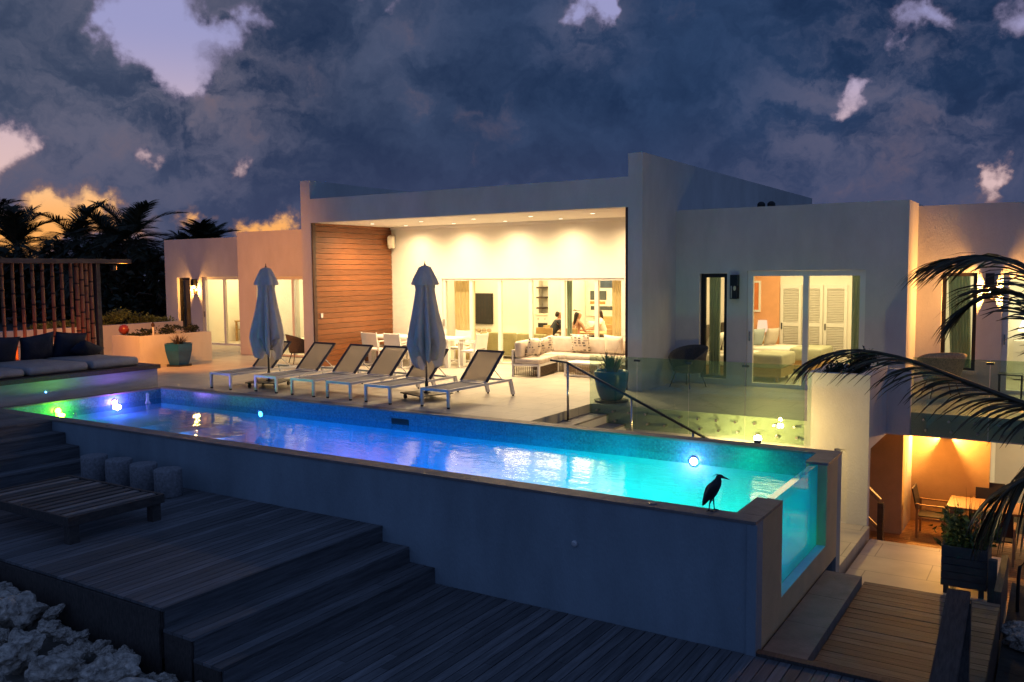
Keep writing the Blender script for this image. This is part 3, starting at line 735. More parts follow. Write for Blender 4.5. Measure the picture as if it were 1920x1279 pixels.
# retaining wall under the terrace and the raised planter at its end
rw = thing('retaining_wall', 'cream rendered wall below the terrace glass, lit by spotlights', 'wall', (-5, 14.3, -1.58))
MB().wall('x', -7.3, -3.43, -1.6, -.38, 14.3, 14.5).build('wall', S, rw)
pb = thing('raised_planter', 'tall cream rendered planter block at the corner of the terrace, shrubs on top', 'planter', (-3, 14.5, -1.58))
mb = MB().wall('x', -3.43, -2.49, -1.6, .79, 14.3, 14.46, [(-2.999, -2.80, -1.58, -.40)]); mb.build('front_wall', S, pb)
MB().box(-3.02, -2.79, 14.36, 14.46, -1.58, -.40).build('niche_back', S, pb)
mb = MB(); mb.wall('y', 14.46, 15.9, -.38, .79, -2.65, -2.49); mb.build('side_wall', S, pb)
mb = MB(); mb.wall('y', 14.46, 15.9, .001, .79, -3.43, -3.27); mb.wall('x', -3.27, -2.65, .001, .79, 15.75, 15.9); mb.build('side_wall', S, pb)
MB().wall('x', -2.488, -2.13, -.38, .74, 15.9, 16.04).build('return_wall', S, pb)
MB().box(-3.268, -2.652, 14.462, 15.748, .3, .70).build('soil', M['soil'], pb)
MB().box(-3.43, -2.50, 14.286, 14.299, -1.58, -1.47).build('skirting', M['platform'], pb) if False else None
# ------------------------------------------------------------------ stone stairs, handrail, glass balustrades
st = thing('stone_stairs', 'pale stone stairs between the pool and the lit wall, going down to the right', 'steps', (-7.3, 12.2, -1.58))
for k in range(9):
    x = -7.3 + .35 * k; zt = -.158 * (k + 1)
    mb = MB().box(x, x + .352, 12.125, 14.285, -1.62, zt - .031); mb.build('riser', M['stucco'], st)
    MB().box(x - .002 if k else x, x + .35, 12.125, 14.285, zt - .03, zt).build('tread', M['coping'], st)
hr = thing('handrail', 'steel handrail sloping down beside the pool stairs', 'handrail', (-7.3, 13.25, -.16))
pts = [(-7.56, 13.25, .885), (-7.24, 13.25, .86), (-4.62, 13.25, -.28), (-3.9, 13.25, -.6)]
mb = MB()
for a, b in zip(pts, pts[1:]): mb.bar(a, b, .05, .035)
mb.build('rail', M['darksteel'], hr, bevel=.004)
for x, z0, z1 in ((-7.22, -.158, .835), (-6.02, -.63, .32), (-4.95, -1.1, -.15)):
    p = MB().tube([(x, 13.25, z0), (x, 13.25, z1)], .021, 12).build('post', M['steel'], hr, smooth=True)
    MB().lathe([(.06, 0), (.06, .008), (.03, .014)], (x, 13.25, z0), 16).build('base_flange', M['darksteel'], p)

def balustrade(label, xs, y, z0, z1, wall_y, knob_zs, loc):
    t = thing('glass_balustrade', label, 'balustrade', loc)
    for a, b in zip(xs, xs[1:]):
        p = MB().box(a + .006, b - .006, y, y + .016, z0, z1).build('glass_panel', M['rail_glass'], t)
        n = max(2, round((b - a) / .33))
        for k in range(n):
            for q, kz in enumerate(knob_zs):
                x = a + (b - a) * (k + .5) / n + (.0 if q == 0 else .04)
                MB().tube([(x, y - .012, kz), (x, wall_y - .002, kz)], .022, 10).build('standoff', M['steel'], p)
    for i, x in enumerate(xs[1:-1]):
        MB().box(x - .055, x + .055, y - .012, y + .028, z1 - .075, z1 - .04).build('clamp', M['darksteel'], t)
    return t
balustrade('long frameless glass balustrade at the terrace edge above the lit wall', [-7.29, -6.35, -5.39, -4.41, -3.445], 14.2, -.38, .905, 14.3, (-.10, -.27), (-5.3, 14.2, -.4))
balustrade('glass balustrade of the right hand balcony behind the palm frond', [-2.12, -.97, .6, 2.2, 4.2], 15.94, -.36, .95, 16.05, (-.10, -.27), (0, 15.94, -.4))

# ------------------------------------------------------------------ wall lights
def sconce(loc, label, lit, power=0):
    t = thing('wall_lantern', label, 'wall light', loc, 'outdoor wall lanterns', world=False)
    MB().box(-.075, .075, -.02, -.001, -.25, .25).build('backplate', M['frame_dark'], t)
    MB().box(-.075, .075, -.16, -.021, .02, .25).build('cap', M['frame_dark'], t)
    mb = MB()
    for sx in (-1, 1):
        for y in (-.155, -.03): mb.box(sx * .068 - .006, sx * .068 + .006, y - .006, y + .006, -.24, .019)
    mb.box(-.075, .075, -.161, -.021, -.252, -.24); mb.build('cage', M['frame_dark'], t)
    mb = MB()
    mb.box(-.06, .06, -.15, -.148, -.235, .015); mb.box(-.06, .06, -.034, -.032, -.235, .015); mb.build('lantern_glass', M['glass'], t)
    b = MB().lathe([(.012, 0), (.028, .03), (.03, .06), (.02, .09), (.012, .1)], (0, -.09, -.08), 12).build('bulb', glow('bulb_lit', (1, .62, .25), 60) if lit else M['linen'], t, smooth=True)
    if lit:
        l = lamp('POINT', (loc[0], loc[1] - .09, loc[2] - .12), power, (1, .44, .10), .03)
    return t
sconce((-5.83, 18.05, 2.08), 'dark unlit wall lantern between the narrow window and the bedroom door', False)
sconce((-25.75, 20.1, 2.02), 'lit wall lantern on the far left wing beside the sliding door', True, 130)
sconce((-1.22, 19.25, 2.08), 'lit wall lantern on the right wing behind the palm leaves', True, 330)
sconce((-1.90, 19.25, -.67), 'lit wall lantern under the balcony above the lower table', True, 400)
# round speaker in the porch corner and a small wall switch
sp = thing('outdoor_speaker', 'white outdoor speaker in the upper corner of the timber wall', 'speaker', (-16.1, 19.2, 3.3), world=False)
mb = MB(); mb.slab(-.1, .1, -.12, .1, -.18, .18, .05); mb.xf(Matrix.Rotation(R(28), 4, 'Z') @ Matrix.Rotation(R(14), 4, 'X')); mb.build('cabinet', M['speaker'], sp, smooth=True)
MB().box(-.13, -.08, .05, .12, -.06, .06).build('bracket', M['darksteel'], sp)
tag(MB().slab(-16.235, -16.205, 16.48, 16.56, 1.28, 1.40, .01).build('wall_switch', M['frame_white']), 'small white switch on the timber wall of the porch', 'switch')
# floodlights at the foot of the lit wall
def flood(x, y, z, label, emit, p):
    t = thing('floodlight', label, 'floodlight', (x, y, z), 'floodlights below the terrace glass', world=False)
    MB().tube([(0, 0, -1.58 - z), (0, 0, -.05)], .016, 8).build('spike', M['darksteel'], t)
    q = Vector((0, .15, .98)).to_track_quat('Z', 'Y').to_matrix().to_4x4()
    MB().lathe([(.03, -.08), (.05, -.06), (.055, .02), (.05, .025)], n=16).xf(q).build('housing', M['darksteel'], t, smooth=True)
    MB().lathe([(.052, .0255), (.06, .05), (.05, .085), (.02, .10)], n=16).xf(q).build('lens', glow('flood_lens', (1, .86, .6), emit), t)
    if p > 0: lamp('POINT', (x, y, z + .16), p, (1, .67, .19), .03)
    else: lamp('SPOT', (x, y + .03, z + .10), -p, (1, .72, .25), .02, target=(x, 14.3, z + .12), spot=165, blend=.6)
flood(-4.0, 13.55, -.265, 'bright floodlight just showing over the pool edge, aimed at the lit wall', 60, 95)
flood(-4.62, 13.75, -.62, 'floodlight hidden low behind the pool stairs, washing the lit wall', 25, -45)
flood(-3.1, 13.72, -.62, 'floodlight hidden behind the pool corner, washing the tall planter block', 6, -1.5)

# ------------------------------------------------------------------ sun loungers
def make_lounger():
    t = thing('sun_lounger', '', 'sun lounger', (0, 0, 0), 'loungers in a row along the pool', world=False)
    W = .66; h = W / 2
    mb = MB().box(-h, h, 0, .045, .30, .345); mb.box(-h, -h + .04, .046, 1.92, .30, .345); mb.box(h - .04, h, .046, 1.92, .30, .345)
    mb.box(-h + .041, h - .041, 1.87, 1.915, .302, .343); mb.box(-h + .041, h - .041, 1.14, 1.17, .302, .335); mb.build('frame', M['alu'], t)
    for s in (-1, 1):
        g = MB().box(s * h - (.045 if s > 0 else 0), s * h + (0 if s > 0 else .045), .002, .045, .03, .299).build('leg', M['alu'], t)
        MB().box(s * (h - .022) - .02, s * (h - .022) + .02, .004, .043, 0, .029).build('foot', M['rubber'], g)
        g = MB(); x = s * (h - .022)
        g.hexa([(x - .022, 1.98, .03), (x + .022, 1.98, .03), (x + .022, 2.07, .03), (x - .022, 2.07, .03), (x - .022, 1.88, .344), (x + .022, 1.88, .344), (x + .022, 1.96, .345), (x - .022, 1.96, .345)])
        g = g.build('leg', M['alu'], t)
        MB().lathe([(.02, 0), (.022, .029)], (x, 2.025, 0), 12).build('foot', M['rubber'], g)
    mb = MB(); n = 6
    for i in range(n):                                      # slightly sagging seat cloth
        y0, y1 = .05 + i * 1.09 / n, .05 + (i + 1) * 1.09 / n; z0, z1 = .338 - .018 * math.sin(math.pi * i / n), .338 - .018 * math.sin(math.pi * (i + 1) / n)
        mb.hexa([(-h + .041, y0, z0 - .006), (h - .041, y0, z0 - .006), (h - .041, y1, z1 - .006), (-h + .041, y1, z1 - .006), (-h + .041, y0, z0), (h - .041, y0, z0), (h - .041, y1, z1), (-h + .041, y1, z1)])
    mb.build('seat', M['sling'], t)
    a = R(44); rot = Matrix.Rotation(a, 3, 'X'); o = Vector((0, 1.16, .36)); Lb = .76
    def q(x, y, z): return o + rot @ Vector((x, y, z))
    bk = MB().hexa([q(-h + .05, .02, -.004), q(h - .05, .02, -.004), q(h - .05, Lb - .02, -.004), q(-h + .05, Lb - .02, -.004), q(-h + .05, .02, .004), q(h - .05, .02, .004), q(h - .05, Lb - .02, .004), q(-h + .05, Lb - .02, .004)]).build('backrest', M['sling_see'], t)
    for s in (-1, 1):
        MB().bar(q(s * (h - .025), 0, 0), q(s * (h - .025), Lb, 0), .05, .03, up=rot @ Vector((0, 0, 1))).build('back_rail', M['sling_edge'], bk)
        MB().tube([q(s * (h - .05), .34, -.012), (s * (h - .05), 1.73, .33)], .009, 6).build('strut', M['alu'], t)
    MB().bar(q(-h, Lb, 0), q(h, Lb, 0), .035, .028, up=rot @ Vector((0, 0, 1))).build('top_bar', M['sling_edge'], bk)
    MB().bar(q(-h + .03, -.005, 0), q(h - .03, -.005, 0), .02, .02).build('hinge_bar', M['alu'], bk)
    return t
M['sling_see'] = glassmat('see_through_sling', (.75, .70, .66), 1.2, .5, body=.66, bodycol=(.52, .52, .56, 1), scatter=True)
lounger = make_lounger()
LL = ['sun lounger farthest left, its foot frame glowing violet, partly behind the first parasol', 'second sun lounger from the left with a violet sheen on its back', 'third sun lounger from the left, in front of the timber wall',
      'fourth sun lounger from the left, in front of the white dining chairs', 'fifth sun lounger from the left, behind the pole of the right hand parasol', 'sun lounger at the right end of the row, nearest the stairs']
for k, (x, y, a) in enumerate(((-15.08, 12.30, -1), (-13.82, 12.40, -1), (-12.75, 12.38, -2), (-11.80, 12.40, -2), (-10.78, 12.36, -3), (-9.52, 12.46, -3))):
    o = lounger if k == 0 else copy_tree(lounger)
    o.location = (x, y, 0); o.rotation_euler.z = R(a); o['label'] = LL[k]

# ------------------------------------------------------------------ closed parasols on wheeled bases
def make_parasol(seed, top=2.55):
    t = thing('parasol', '', 'parasol', (0, 0, 0), 'closed parasols between the loungers', world=False)
    MB().box(-.37, .37, -.37, .37, .105, .125).build('base_plate', M['darksteel'], t)
    for sx in (-1, 1):
        for sy in (-1, 1):
            c = MB().box(sx * .3 - .03, sx * .3 + .03, sy * .3 - .03, sy * .3 + .03, .085, .104).build('caster', M['darksteel'], t)
            MB().tube([(sx * .3 - .018, sy * .3, .043), (sx * .3 + .018, sy * .3, .043)], .043, 14).build('wheel', M['rubber'], c)
    MB().lathe([(.075, .126), (.075, .14), (.032, .15), (.032, .33), (.028, .34)], n=16).build('pole_socket', M['darksteel'], t)
    MB().tube([(0, 0, .3), (0, 0, top - .02)], .023, 14).build('pole', M['steel'], t, smooth=True)
    MB().lathe([(.012, top - .02), (.02, top + .02), (.008, top + .06), (.004, top + .10)], n=10).build('finial', M['darkwood'], t)
    rnd = random.Random(seed); ph = [rnd.uniform(-.3, .3) for _ in range(8)]; dp = [rnd.uniform(.10, .34) for _ in range(8)]
    def fold(a, z, r):
        k = a / (2 * math.pi) * 8; i = int(k) % 8; u = k - int(k)
        hang = max(0, min(1, (2.2 - z) / 1.2))
        s = abs(math.sin(math.pi * u + ph[i] * hang * .5)) ** 1.1
        v = r * (1 - (.34 + .58 * hang) * (1 - s) + dp[i] * hang * .6 * math.sin(7 * u + 3 * z + ph[i] * 9) * .5)
        return max(v * (1 + .12 * math.cos(2 * a + .5)), .03)
    zs = [(.17, .93), (.30, .96), (.37, 1.06), (.345, 1.22), (.295, 1.45), (.25, 1.65), (.215, 1.85), (.19, 2.0), (.178, 2.10), (.19, 2.2), (.18, 2.28)]
    mb = MB(); mb.lathe([(r * .95, z) for r, z in zs], n=96, f=fold, cap=False)
    low = [v for v in mb.bm.verts if v.co.z < 1.02]
    for v in low:
        a = math.atan2(v.co.y, v.co.x); v.co.z += .17 * math.sin(4 * a + seed) + .1 * math.sin(9 * a + 2 * seed) - .12
    mb.build('canopy', M['canvas'], t, smooth=True)
    def cap(a, z, r): return r * (1 + .1 * math.cos(8 * a) * (1 if z < 2.45 else .3))
    mb = MB(); mb.lathe([(.235, 2.19), (.25, 2.21), (.21, 2.32), (.155, 2.45), (.115, 2.53), (.05, 2.56), (.02, 2.565)], n=64, f=cap, cap=False)
    mb.build('vent_cap', M['canvas'], t, smooth=True)
    hub = MB().lathe([(.04, .86), (.055, .87), (.055, .95), (.04, .96)], n=14).build('runner', M['darksteel'], t)
    for k in range(8):
        a = k * math.pi / 4 + .2
        MB().bar((.05 * math.cos(a), .05 * math.sin(a), .90), (.15 * math.cos(a), .15 * math.sin(a), 1.35), .012, .018).build('rib', M['darksteel'], t)
    MB().tube([(.03, 0, .8), (.10, .02, .8)], .008, 6).build('crank_handle', M['rubber'], t)
    return t
for k, (x, y, lab) in enumerate(((-14.49, 13.12, 'closed pale parasol on the left, tinged violet, in front of the left wing'), (-10.34, 13.3, 'closed pale parasol on the right, in front of the lit porch'))):
    p = make_parasol(3 + 4 * k); p.location = (x, y, 0); p.rotation_euler.z = R(20 + 50 * k); p['label'] = lab

# ------------------------------------------------------------------ white dining set under the porch
dt = thing('dining_table', 'long white dining table under the porch', 'table', (-14.6, 18.25, 0))
MB().box(-15.95, -13.12, 17.78, 18.72, .70, .75).build('tabletop', M['white_lacquer'], dt)
for x in (-15.85, -13.30):
    for y in (17.86, 18.52): MB().box(x, x + .11, y, y + .12, 0, .699).build('leg', M['white_lacquer'], dt)
def make_chair():
    t = thing('dining_chair', '', 'chair', (0, 0, 0), 'white armchairs around the porch table', world=False)
    for s in (-1, 1):
        mb = MB(); x = s * .26
        mb.box(x - .016, x + .016, -.27, -.238, 0, .64); mb.box(x - .016, x + .016, .20, .232, 0, .64)
        mb.box(x - .02, x + .02, -.272, .24, .641, .668); mb.box(x - .016, x + .016, -.237, .199, 0, .025); mb.build('side_frame', M['white_lacquer'], t)
    mb = MB().slab(-.243, .243, -.24, .22, .40, .45, .015); mb.build('seat', M['white_lacquer'], t)
    rot = Matrix.Rotation(R(-9), 3, 'X')
    MB().obox((0, .265, .68), .48, .025, .38, rot).build('backrest', M['white_lacquer'], t)
    mb = MB()
    for s in (-1, 1): mb = MB().obox((s * .25, .262, .66), .028, .035, .46, rot); mb.build('back_post', M['white_lacquer'], t)
    return t
ch = make_chair(); first = True     # local +y is the chair's back
spots = [(-15.35, 17.62, 180, 'left chair on the near side of the white table'), (-14.55, 17.58, 180, 'middle chair on the near side of the white table, behind the fourth lounger'), (-13.72, 17.55, 180, 'right chair on the near side of the white table, half behind the parasol'),
         (-15.3, 18.92, 0, 'left chair on the far side of the white table'), (-14.5, 18.95, 0, 'middle chair on the far side of the white table, behind the parasol'), (-13.65, 18.93, 0, 'right chair on the far side of the white table'),
         (-16.02 - .1, 18.3, 90, 'white chair at the head of the table beside the timber wall'), (-12.72, 18.3, -90, 'white chair at the right head of the table, in front of the glass doors')]
for x, y, a, lab in spots:
    o = ch if first else copy_tree(ch); first = False
    o.location = (x, y, 0); o.rotation_euler.z = R(a); o['label'] = lab

# ------------------------------------------------------------------ corner sofa and coffee table
M['pattern'] = tilemat('printed_fabric', (.62, .54, .44), (.66, .58, .48), (.66, .58, .48), .09, .05, .0, .9, 'wall', .5, .1)
def printed():
    m, nt, out = newmat('printed_fabric'); N = nt.nodes; L = nt.links
    b = N.new('ShaderNodeBsdfPrincipled'); b.inputs['Roughness'].default_value = .9; L.new(b.outputs[0], out.inputs[0])
    tc = N.new('ShaderNodeTexCoord'); mp = N.new('ShaderNodeMapping'); mp.inputs['Scale'].default_value = (9, 9, 17); L.new(tc.outputs['Object'], mp.inputs[0])
    v = N.new('ShaderNodeTexVoronoi'); v.distance = 'CHEBYCHEV'; v.inputs['Scale'].default_value = 1; v.inputs['Randomness'].default_value = .35; L.new(mp.outputs[0], v.inputs['Vector'])
    g = N.new('ShaderNodeMath'); g.operation = 'LESS_THAN'; g.inputs[1].default_value = .30; L.new(v.outputs['Distance'], g.inputs[0])
    cr = N.new('ShaderNodeValToRGB'); sp = N.new('ShaderNodeSeparateColor'); L.new(v.outputs['Color'], sp.inputs[0]); L.new(sp.outputs[0], cr.inputs[0])
    cr.color_ramp.interpolation = 'CONSTANT'; cr.color_ramp.elements[0].color = (.10, .085, .08, 1); cr.color_ramp.elements[1].position = .6; cr.color_ramp.elements[1].color = (.42, .36, .32, 1)
    mx = N.new('ShaderNodeMix'); mx.data_type = 'RGBA'; mx.inputs[6].default_value = (.70, .63, .52, 1); L.new(g.outputs[0], mx.inputs[0]); L.new(cr.outputs[0], mx.inputs[7]); L.new(mx.outputs[2], b.inputs['Base Color'])
    return m
M['pattern'] = printed()
def weave(mb, x0, x1, y0, y1, z0, z1, along):
    """open cane weave: uprights and broken horizontals"""
    n = int((x1 - x0 if along == 'x' else y1 - y0) / .045)
    for i in range(n + 1):
        if along == 'x': x = x0 + (x1 - x0) * i / n; mb.box(x - .006, x + .006, y0, y1, z0, z1)
        else: y = y0 + (y1 - y0) * i / n; mb.box(x0, x1, y - .006, y + .006, z0, z1)
    z = z0 + .01
    while z < z1 - .012:
        if along == 'x': mb.box(x0, x1, y0 - .006, y1 + .006, z, z + .014)
        else: mb.box(x0 - .006, x1 + .006, y0, y1, z, z + .014)
        z += .03
def sofa_unit(t, m, w, d, back='y', cushions=1, armless=True):
    """one seat module in local coordinates: w along x, d along y (back at +y); m places it"""
    mb = MB().box(0, w, 0, .05, .25, .30); mb.box(0, w, d - .05, d, .25, .30); mb.box(0, .05, .051, d - .051, .25, .30); mb.box(w - .05, w, .051, d - .051, .25, .30)
    mb.box(0, w, d - .04, d - .001, .301, .62); mb.xf(m); f = mb.build('frame', M['white_lacquer'], t)
    for x in (0, w - .05):
        for y in (.001, d - .051): MB().box(x + .001, x + .049, y, y + .05, 0, .249).xf(m).build('leg', M['white_lacquer'], t)
    mb = MB(); weave(mb, .06, w - .06, .015, .03, .03, .245, 'x'); weave(mb, .015, .03, .06, d - .06, .03, .245, 'y'); weave(mb, w - .03, w - .015, .06, d - .06, .03, .245, 'y'); mb.xf(m); mb.build('woven_panel', M['wicker'], t)
    n = cushions
    for k in range(n):
        a, b = w * k / n + .005, w * (k + 1) / n - .005
        MB().slab(a, b, .005, d - .06, .302, .43, .04).xf(m).build('seat_cushion', M['cushion'], t, smooth=True)
        MB().slab(a + .01, b - .01, d - .24, d - .055, .432, .82, .06).xf(m @ Matrix.Translation((0, 0, 0))).build('back_cushion', M['cushion'], t, smooth=True)
sofa = thing('corner_sofa', 'white framed corner sofa with beige cushions beside the porch wall', 'sofa', (-9.4, 18.2, 0))
sofa_unit(sofa, Matrix.Translation((-10.14, 17.25, 0)) @ Matrix.Rotation(R(98), 4, 'Z'), 1.24, .70, cushions=2)
sofa_unit(sofa, Matrix.Translation((-11.02, 18.50, 0)), 3.42, .75, cushions=4)
def cushion(name, mat, c, w, h, th, rot, label, group=None, cat='cushion'):
    c = Vector(c); o = MB().pillow((0, 0, 0), w, h, th, rot).build(name, mat, None, smooth=True); o.location = c
    return tag(o, label, cat, group)
tilt = lambda a, b=0, r=0: rz(R(a)) @ rx(R(b)) @ ry(R(r))
cushion('throw_pillow', M['pattern'], (-10.50, 17.62, .66), .46, .44, .17, tilt(98 - 30, 14, 8), 'printed throw pillow nearest the free left end of the corner sofa', 'printed pillows on the sofa')
cushion('throw_pillow', M['pattern'], (-10.52, 18.15, .66), .46, .44, .17, tilt(98 - 42, 16, -14), 'printed throw pillow tipped sideways, second from the left on the corner sofa', 'printed pillows on the sofa')
cushion('throw_pillow', M['pattern'], (-9.92, 18.86, .69), .50, .46, .17, tilt(3, 14, 0), 'printed throw pillow standing upright in the corner of the sofa', 'printed pillows on the sofa')
cushion('throw_pillow', M['cream'], (-9.02, 18.84, .69), .52, .46, .18, tilt(-4, 14, 4), 'plain cream throw pillow on the right part of the corner sofa')
cushion('throw_pillow', M['pattern'], (-8.30, 18.86, .68), .44, .42, .16, tilt(-12, 14, 0), 'printed throw pillow at the right end of the sofa next to the porch wall', 'printed pillows on the sofa')
ct = thing('coffee_table', 'low white framed coffee table with cane sides, behind the large teal pot', 'table', (-9.3, 18, 0))
MB().box(-9.76, -8.86, 17.72, 18.30, .30, .335).build('tabletop', M['white_lacquer'], ct)
for x in (-9.755, -8.905):
    for y in (17.725, 18.255): MB().box(x, x + .04, y, y + .04, 0, .299).build('leg', M['white_lacquer'], ct)
for y in (17.726, 18.256): MB().box(-9.714, -8.906, y, y + .038, .02, .05).build('stretcher', M['white_lacquer'], ct)
mb = MB(); weave(mb, -9.70, -8.92, 17.74, 17.755, .06, .295, 'x'); weave(mb, -9.74, -9.725, 17.78, 18.24, .06, .295, 'y'); mb.build('woven_panel', M['wicker_light'], ct)

# ------------------------------------------------------------------ tub chairs
def tub_chair(label, loc, a, mat, leg, s=1.):
    t = thing('tub_chair', label, 'armchair', loc, world=False); t.rotation_euler.z = R(a)
    mb = MB(); n, m_ = 28, 7; g = []
    for i in range(n + 1):
        th = R(-125 + 250 * i / n); row = []
        topz = .80 - .24 * (abs(th) / R(125)) ** 2.2
        for j in range(m_ + 1):
            k = j / m_; z = .30 + (topz - .30) * k; r = .27 + .10 * k
            row.append(Vector((r * math.sin(th) * 1.05, r * math.cos(th), z)) * s)
        g.append(row)
    for thick in (0, 1):
        q = [[mb.bm.verts.new(p if not thick else Vector((p.x * .94, p.y * .94, p.z))) for p in row] for row in g]
        for i in range(n):
            for j in range(m_):
                f = (q[i][j], q[i + 1][j], q[i + 1][j + 1], q[i][j + 1]); mb.bm.faces.new(f if thick else f[::-1])
        if not thick: q0 = q
    for i in range(n):
        mb.bm.faces.new((q0[i][m_], q0[i + 1][m_], q[i + 1][m_], q[i][m_])); mb.bm.faces.new((q0[i + 1][0], q0[i][0], q[i][0], q[i + 1][0]))
    for i in (0, n):
        for j in range(m_): mb.bm.faces.new((q0[i][j], q0[i][j + 1], q[i][j + 1], q[i][j]))
    mb.build('shell', mat, t, smooth=True)
    mb = MB(); mb.lathe([(.0001, .29 * s), (.26 * s, .29 * s), (.27 * s, .31 * s), (.26 * s, .36 * s), (.22 * s, .40 * s), (.0001, .41 * s)], n=28, cap=False); mb.build('seat', mat, t, smooth=True)
    for sx in (-1, 1):
        for sy in (-1, 1): MB().tube([(sx * .17 * s, sy * .17 * s, .29 * s), (sx * .25 * s, sy * .24 * s, 0)], .012, 8).build('leg', leg, t)
    return t
tub_chair('grey woven tub chair in front of the left sliding door, behind the second lounger', (-17.55, 17.0, 0), 150, M['wicker_grey'], M['darksteel'], 1.0)
tub_chair('dark tub chair in the shadowed corner of the terrace by the narrow bedroom window', (-6.60, 17.35, 0), -20, M['wicker_grey'], M['darksteel'], 1.08)
tub_chair('pale woven tub chair on the balcony, lit from behind by the right wall lantern', (-1.92, 18.25, 0), -155, M['wicker_light'], M['teak'], 1.1)
sd = thing('side_table', 'small open frame side table on the balcony beside the glass clamp', 'table', (-.75, 18.7, 0))
MB().box(-1.0, -.6, 18.5, 18.9, .44, .46).build('tabletop', M['darksteel'], sd)
for x in (-.99, -.625):
    for y in (18.51, 18.865): MB().box(x, x + .02, y, y + .02, 0, .439).build('leg', M['darksteel'], sd)

# ------------------------------------------------------------------ living room behind the porch doors
tvo = thing('television', 'large dark television on the living room wall', 'television', (-15.75, 23.15, 1.2))
MB().box(-16.17, -15.32, 23.13, 23.195, .78, 1.76).build('case', M['frame_dark'], tvo); MB().box(-16.15, -15.34, 23.122, 23.129, .80, 1.74).build('screen', M['tv'], tvo)
cab = thing('media_cabinet', 'long white cabinet below the television', 'cabinet', (-15.2, 22.9, 0))
MB().box(-16.2, -14.2, 22.74, 23.19, .06, .52).build('body', M['white_lacquer'], cab)
MB().box(-16.15, -14.25, 22.80, 23.15, -.01, .059).build('plinth', M['darkwood'], cab)
for k in range(3): MB().box(-16.18 + .66 * k, -15.56 + .66 * k, 22.72, 22.739, .09, .49).build('drawer', M['white_lacquer'], cab)
for k in range(5):
    o = MB().lathe([(.02, -.07), (.06, -.045), (.078, 0), (.06, .05), (.045, .06)], n=14).build('bowl', M['wicker_light'], smooth=True); o.location = (-16.05 + .19 * k, 22.9, .595)
    tag(o, 'round woven bowl in the row on the media cabinet', 'bowl', 'bowls in a row under the television')
def sofa_in(label, x0, x1, y0, y1):
    t = thing('indoor_sofa', label, 'sofa', ((x0 + x1) / 2, y0, -.01))
    MB().slab(x0, x1, y0, y0 + .2, .08, .72, .04).build('back', M['olive'], t, smooth=True); MB().slab(x0, x1, y0 + .201, y1, .08, .42, .04).build('seat', M['olive'], t, smooth=True)
    for s in (x0, x1 - .14): MB().slab(s + .002, s + .138, y0 + .202, y1 - .01, .421, .60, .04).build('arm', M['olive'], t, smooth=True)
    for x in (x0 + .08, x1 - .12):
        for y in (y0 + .05, y1 - .1): MB().box(x, x + .04, y, y + .04, -.01, .079).build('foot', M['darkwood'], t)
sofa_in('olive sofa seen from behind through the second glass panel', -14.15, -13.0, 20.7, 21.5)
sofa_in('olive sofa seen from behind through the third glass panel', -12.85, -11.95, 20.6, 21.4)
def curtain(x0, x1, y, z0, z1, mat, label, folds=7, lean=0., wx=None):
    mb = MB(); n = folds * 8; rows = 6; g = []
    for i in range(n + 1):
        u = i / n; r = []
        for j in range(rows + 1):
            k = j / rows; x = x0 + (x1 - x0) * u + lean * (1 - k) * (1 - u * .3)
            r.append(mb.bm.verts.new((x, y + .045 * math.sin(u * folds * 2 * math.pi) * (.6 + .4 * (1 - k)) + .012 * math.sin(9 * u + 5 * k), z0 + (z1 - z0) * k)))
        g.append(r)
    for i in range(n):
        for j in range(rows): mb.bm.faces.new((g[i][j], g[i + 1][j], g[i + 1][j + 1], g[i][j + 1]))
    o = mb.build('curtain', mat, smooth=True); mo = o.modifiers.new('thick', 'SOLIDIFY'); mo.thickness = .006
    return tag(o, label, 'curtain')
curtain(-14.40, -13.70, 19.85, .0, 2.7, M['curtain_y'], 'cream curtain at the left end of the porch doors', 6)
curtain(-9.55, -9.12, 19.85, .0, 2.7, M['curtain_y'], 'cream curtain at the right end of the porch doors', 4)
curtain(-10.92, -10.76, 20.0, .0, 2.7, M['curtain'], 'sage curtain gathered behind a mullion near the seated people', 3)
curtain(-6.55, -6.30, 18.48, .02, 2.6, M['curtain'], 'sage curtain in the narrow bedroom window', 4)
curtain(-3.60, -3.34, 18.48, .02, 2.6, M['curtain'], 'sage curtain at the right edge of the bedroom door', 4)
curtain(-2.02, -1.62, 19.75, .02, 2.6, M['curtain'], 'sage curtain swept aside in the right wing window', 7, .12)
curtain(-26.72, -26.4, 20.6, .02, 2.6, M['curtain'], 'sage curtain in the narrow window of the far left wing', 4)
kc = thing('bar_cabinet', 'pale cabinet with a wine cooler, under dark wall shelves', 'cabinet', (-13.4, 23.1, 0))
MB().box(-13.64, -13.15, 22.95, 23.41, -.01, 1.12).build('body', M['white_lacquer'], kc); MB().box(-13.645, -13.145, 22.92, 23.415, 1.121, 1.16).build('counter', M['cream'], kc)
MB().box(-13.52, -13.20, 22.93, 22.949, .18, .88).build('cooler_door', M['tv'], kc)
for x in (-13.52, -13.28): MB().lathe([(.012, 0), (.015, .02)], n=10).xf(Matrix.Translation((x, 22.95, 1.0)) @ Matrix.Rotation(R(90), 4, 'X')).build('knob', M['darksteel'], kc)
for z in (1.30, 1.62, 1.92): tag(MB().box(-13.62, -13.42, 23.0, 23.415, z, z + .05).build('wall_shelf', M['darkwood']), {1.62: 'middle', 1.92: 'upper', 1.30: 'lowest'}[z] + ' dark shelf on the wall above the bar cabinet', 'shelf')
art = thing('abstract_painting', 'tall abstract canvas with dark and orange bars on the dining wall', 'painting', (-12, 24.2, 1.7))
MB().wall('x', -12.61, -7.48, -.01, 2.75, 24.3, 24.42).build('room_wall', M['interior'], villa)
MB().box(-12.52, -11.5, 24.255, 24.298, 1.05, 2.5).build('canvas', M['canvas_white'], art)
